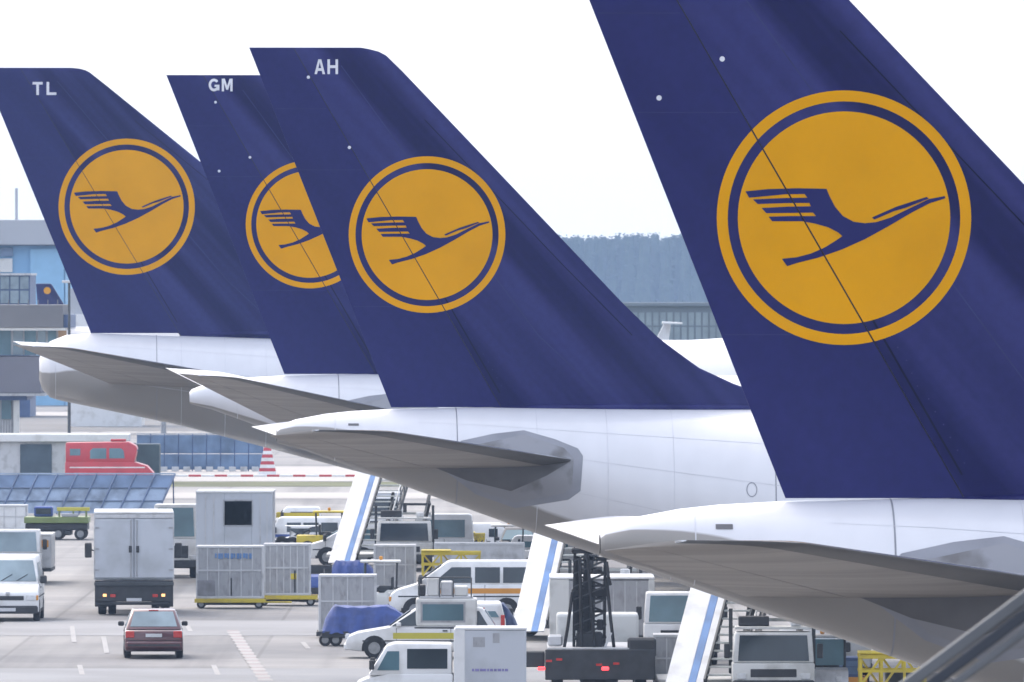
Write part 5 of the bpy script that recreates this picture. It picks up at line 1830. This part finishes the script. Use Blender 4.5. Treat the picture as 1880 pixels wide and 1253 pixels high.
def glass_block():
    d = 960.0
    s = F / d
    t = thing('office_block', 'blue grey glazed office block in front of the hangar', 'building', ((0 - 940) / s, d, 0), 0.0)

    def X(px): return px / s

    def Z(py): return CH - (py - HY) / s
    bx('core', t, M['steel_blue_dk'], X(-200), X(55), 0.1, 12, 0, Z(506), 0.02)
    bx('roof_edge', t, M['alu_lt'], X(-200), X(57), -0.2, 12, Z(506) + 0.003, Z(502), 0.0)
    for r in range(4):
        z1 = Z(508 + r * 26)
        z0 = Z(531 + r * 26)
        for k in range(10):
            a = 54 - 18 * (k + 1)
            bx('pane', t, M['glass_lt'], X(a + 1), X(a + 16.5), 0.0, 0.09, z0, z1, 0.0)


glass_block()


def distant_tail():
    d = 860.0
    s = F / d
    t = thing('distant_airliner', 'small distant navy tail fin showing above the pier building roof', 'airliner', ((70 - 940) / s, d, 0), 0.0)

    def X(px): return (px - 70) / s

    def Z(py): return CH - (py - HY) / s
    z0 = Z(596)
    # fin
    MB().prism([(X(72), z0), (X(66), Z(521)), (X(93), Z(521)), (X(96), Z(524)), (X(140), z0)], -0.25, 0.25).build('fin', M['fin_blue'], t, bevel=0.08)
    bm = annulus(X(87), Z(534), 0.001, 6.5 / s, n=20)
    for v in bm.verts:
        v.co.y = -0.27
    bm_to_obj(bm, 'emblem_disc', M['emblem_yellow'], t)
    # fuselage
    rings = []
    for (px, zc, r) in ((60, 5.6, 0.3), (90, 5.2, 1.1), (130, 4.6, 1.9), (180, 4.4, 2.1), (700, 4.4, 2.1), (780, 4.2, 1.0), (800, 4.1, 0.2)):
        sh = Z(600) - 6.5
        rings.append([(X(px), r * math.sin(2 * PI * i / 24), zc + sh + r * math.cos(2 * PI * i / 24)) for i in range(24)])
    MB().ring(rings).build('fuselage', M['fus_white'], t, smooth=True)
    for px in (300, 640):
        MB().tube((X(px), 0, 0), (X(px), 0, 3.2), 0.2, 8).build('landing_gear', M['alu'], t)
    # satellite dome style white cap behind
    return t


distant_tail()


def white_building():
    d = 900.0
    s = F / d
    t = thing('hall', 'white hall seen between the pier building and the TL tail fin', 'building', ((128 - 940) / s, d, 0), 0.0)

    def X(px): return (px - 128) / s

    def Z(py): return CH - (py - HY) / s
    bx('wall', t, M['white'], X(130), X(260), 0, 8, 0, Z(577), 0.02)
    bx('upper_wall', t, M['hangar_roof'], X(129), X(262), 0.5, 7, Z(577) + 0.004, Z(530), 0.02)


white_building()


def far_terminal():
    d = 1180.0
    s = F / d
    t = thing('far_terminal', 'hazy glazed building with fine mullions in front of the forest', 'building', ((1060 - 940) / s, d, 0), 0.0)

    def X(px): return (px - 1060) / s

    def Z(py): return CH - (py - HY) / s
    M['haze_wall'] = mat('far_wall_grey', (0.16, 0.19, 0.22), 0.7, var=0.1, scale=0.1)
    M['far_pane'] = mat('far_pane_grey', (0.22, 0.27, 0.30), 0.3, var=0.25, scale=0.4)  # kept close to the wall tone, haze softening put into the colours
    bx('core', t, M['haze_wall'], X(960), X(1460), 0.3, 14, 0, Z(562), 0.0)
    bx('roof_edge', t, M['haze_wall'], X(958), X(1462), -0.3, 14, Z(562) + 0.01, Z(556), 0.0)
    for k in range(38):
        a = 964 + 13 * k
        for (ya, yb) in ((574, 598), (601, 640)):
            bx('window', t, M['far_pane'], X(a + 1.5), X(a + 11), 0.2, 0.29, Z(yb), Z(ya), 0.0)


far_terminal()


def t_tail_jet():
    d = 1050.0
    s = F / d
    t = thing('distant_jet', 'small white T tail jet far off in front of the glazed building', 'airliner', ((1215 - 940) / s, d, 0), 0.0)

    def X(px): return (px - 1215) / s

    def Z(py): return CH - (py - HY) / s
    MB().prism([(X(1196), Z(640)), (X(1226), Z(640)), (X(1232), Z(592)), (X(1220), Z(592))], -0.2, 0.2).build('fin', M['white'], t, bevel=0.06)
    MB().prism([(X(1216), Z(595)), (X(1252), Z(595.5)), (X(1252), Z(592.5)), (X(1216), Z(591))], -3.0, 3.0).build('tailplane', M['white'], t, bevel=0.03)
    rings = []
    for (px, zc, r) in ((1250, 4.4, 0.2), (1235, 4.3, 0.6), (1205, 4.1, 1.1), (1160, 3.9, 1.35), (900, 3.9, 1.35), (850, 3.7, 0.9), (830, 3.6, 0.2)):
        rings.append([(X(px), r * math.sin(2 * PI * i / 20), zc + r * math.cos(2 * PI * i / 20)) for i in range(20)])
    MB().ring(rings).build('fuselage', M['white'], t, smooth=True)
    for px in (1060, 880):
        MB().tube((X(px), 0, 0), (X(px), 0, 2.8), 0.15, 8).build('landing_gear', M['alu'], t)


t_tail_jet()


# ------------------------------------------------------------------ near steel staircase handrails, lower right
def near_stairs():
    d = 62.0
    s = F / d
    M['brace_steel'] = mat('galvanised_steel', (0.115, 0.125, 0.14), 0.5, metal=0.3, var=0.12, scale=2)
    M['brace_shade'] = mat('steel_underside_shade', (0.022, 0.030, 0.046), 0.6, var=0.2, scale=2)

    def P(px, py, dy=0.0):
        return Vector(((px - 940) / s, d + dy, CH - (py - HY) / s))
    a, b = P(1655, 1266), P(1900, 1083)
    dr = (b - a) / (b - a).length
    t_dn = a.z / dr.z
    foot = a - dr * t_dn
    t = thing('steel_staircase', 'out of focus steel stair rails crossing the lower right corner', 'staircase', (foot.x, foot.y, 0), 0.0)

    def L(v): return v - Vector((foot.x, foot.y, 0))
    up = b + dr * 0.9
    MB().bar(L(foot), L(up), 0.06, 0.066).build('hand_rail', M['brace_steel'], t, bevel=0.012)
    off = Vector((0, 0, -0.090))
    MB().bar(L(foot + off) , L(up + off), 0.06, 0.055).build('rail_shade', M['brace_shade'], t, bevel=0.01)  # dark bar added as the painted shade on the rail's underside
    a2, b2 = P(1752, 1262), P(1900, 1146)
    dr2 = dr
    MB().bar(L(a2 - dr2 * (a2.z / dr2.z - 0.05)), L(b2 + dr2 * 0.9), 0.045, 0.045).build('middle_rail', M['brace_steel'], t, bevel=0.012)
    # flight and end post beyond the frame
    low = Vector((0, 0, -1.1))
    MB().bar(L(foot + Vector((1.6, 0.6, 0.1))), L(up + low + Vector((0, 0.6, 0))), 0.06, 0.26).build('stringer', M['brace_steel'], t)
    MB().bar(L(Vector((up.x, up.y, 0))), L(up + Vector((0, 0, 0.1))), 0.12, 0.12).build('end_post', M['brace_steel'], t)
    MB().bar(L(Vector((up.x, up.y + 0.6, 0))), L(up + low + Vector((0, 0.6, 0.0))), 0.12, 0.12).build('end_post', M['brace_steel'], t)


near_stairs()


# ------------------------------------------------------------------ far forest
def forest():
    rnd = random.Random(3)
    M['leaf'] = mat('forest_dark_green', (0.045, 0.062, 0.042), 1.0, var=0.25, scale=0.3, spec=0.0)
    M['bark'] = mat('forest_bark', (0.09, 0.07, 0.055), 0.9, var=0.2)
    mb = MB()
    for row in range(5):
        dist = 3700 + 22 * row
        xw = 12.0
        x = -22.0
        while x < 120:
            h = 23.6 + rnd.uniform(-1.3, 1.1) + (0.9 if row == 3 else 0)
            r = rnd.uniform(2.6, 4.2)
            y = dist + rnd.uniform(-5, 5)
            mb.tube((x, y, 0), (x, y, h * 0.9), 0.24, 5, 1, r2=0.06)
            mb.tube((x, y, h * 0.08), (x, y, h * 0.97), r * 0.9, 7, 0, r2=r * 0.3)
            n = 150
            for k in range(n):
                t = rnd.uniform(0.10, 1.0) ** 0.75
                z = h * t
                rr = r * (1.15 - t) ** 0.45 * rnd.uniform(0.35, 1.0)
                a = rnd.uniform(0, 2 * PI)
                c = Vector((x + rr * math.cos(a), y + rr * math.sin(a), z))
                sz = rnd.uniform(0.5, 1.2) * (1.15 - 0.7 * t)
                vs = []
                for q in range(4):
                    b = a + q * PI / 2 + rnd.uniform(-0.4, 0.4)
                    vs.append(c + Vector((math.cos(b) * sz, math.sin(b) * sz, rnd.uniform(-0.4, 0.5) * sz)))
                mb.add([c + Vector((0, 0, sz * 0.7))] + vs, [(0, 1, 2), (0, 2, 3), (0, 3, 4), (0, 4, 1)], 0)
            x += rnd.uniform(2.0, 3.8)
    me = bpy.data.meshes.new('far_forest')
    me.from_pydata(mb.v, [], mb.f)
    me.materials.append(M['leaf'])
    me.materials.append(M['bark'])
    me.polygons.foreach_set('material_index', mb.m)
    o = bpy.data.objects.new('far_forest', me)
    C.objects.link(o)
    tag(o, 'hazy dark forest edge on the horizon between the tail fins', 'forest', kind='stuff')


forest()

# ------------------------------------------------------------------ haze
hz = MB().box(-930, 930, -130, 4030, -1.0, 46.0)
hm = bpy.data.materials.new('haze')
hm.use_nodes = True
nt = hm.node_tree
for n in list(nt.nodes):
    nt.nodes.remove(n)
out = nt.nodes.new('ShaderNodeOutputMaterial')
pv = nt.nodes.new('ShaderNodeVolumePrincipled')
pv.inputs['Color'].default_value = (0.48, 0.68, 1.0, 1)
pv.inputs['Density'].default_value = 0.0001
pv.inputs['Anisotropy'].default_value = 0.1
nt.links.new(pv.outputs[0], out.inputs['Volume'])
ho = hz.build('haze', hm)
tag(ho, 'pale blue haze filling the air over the airfield', 'haze', kind='stuff')
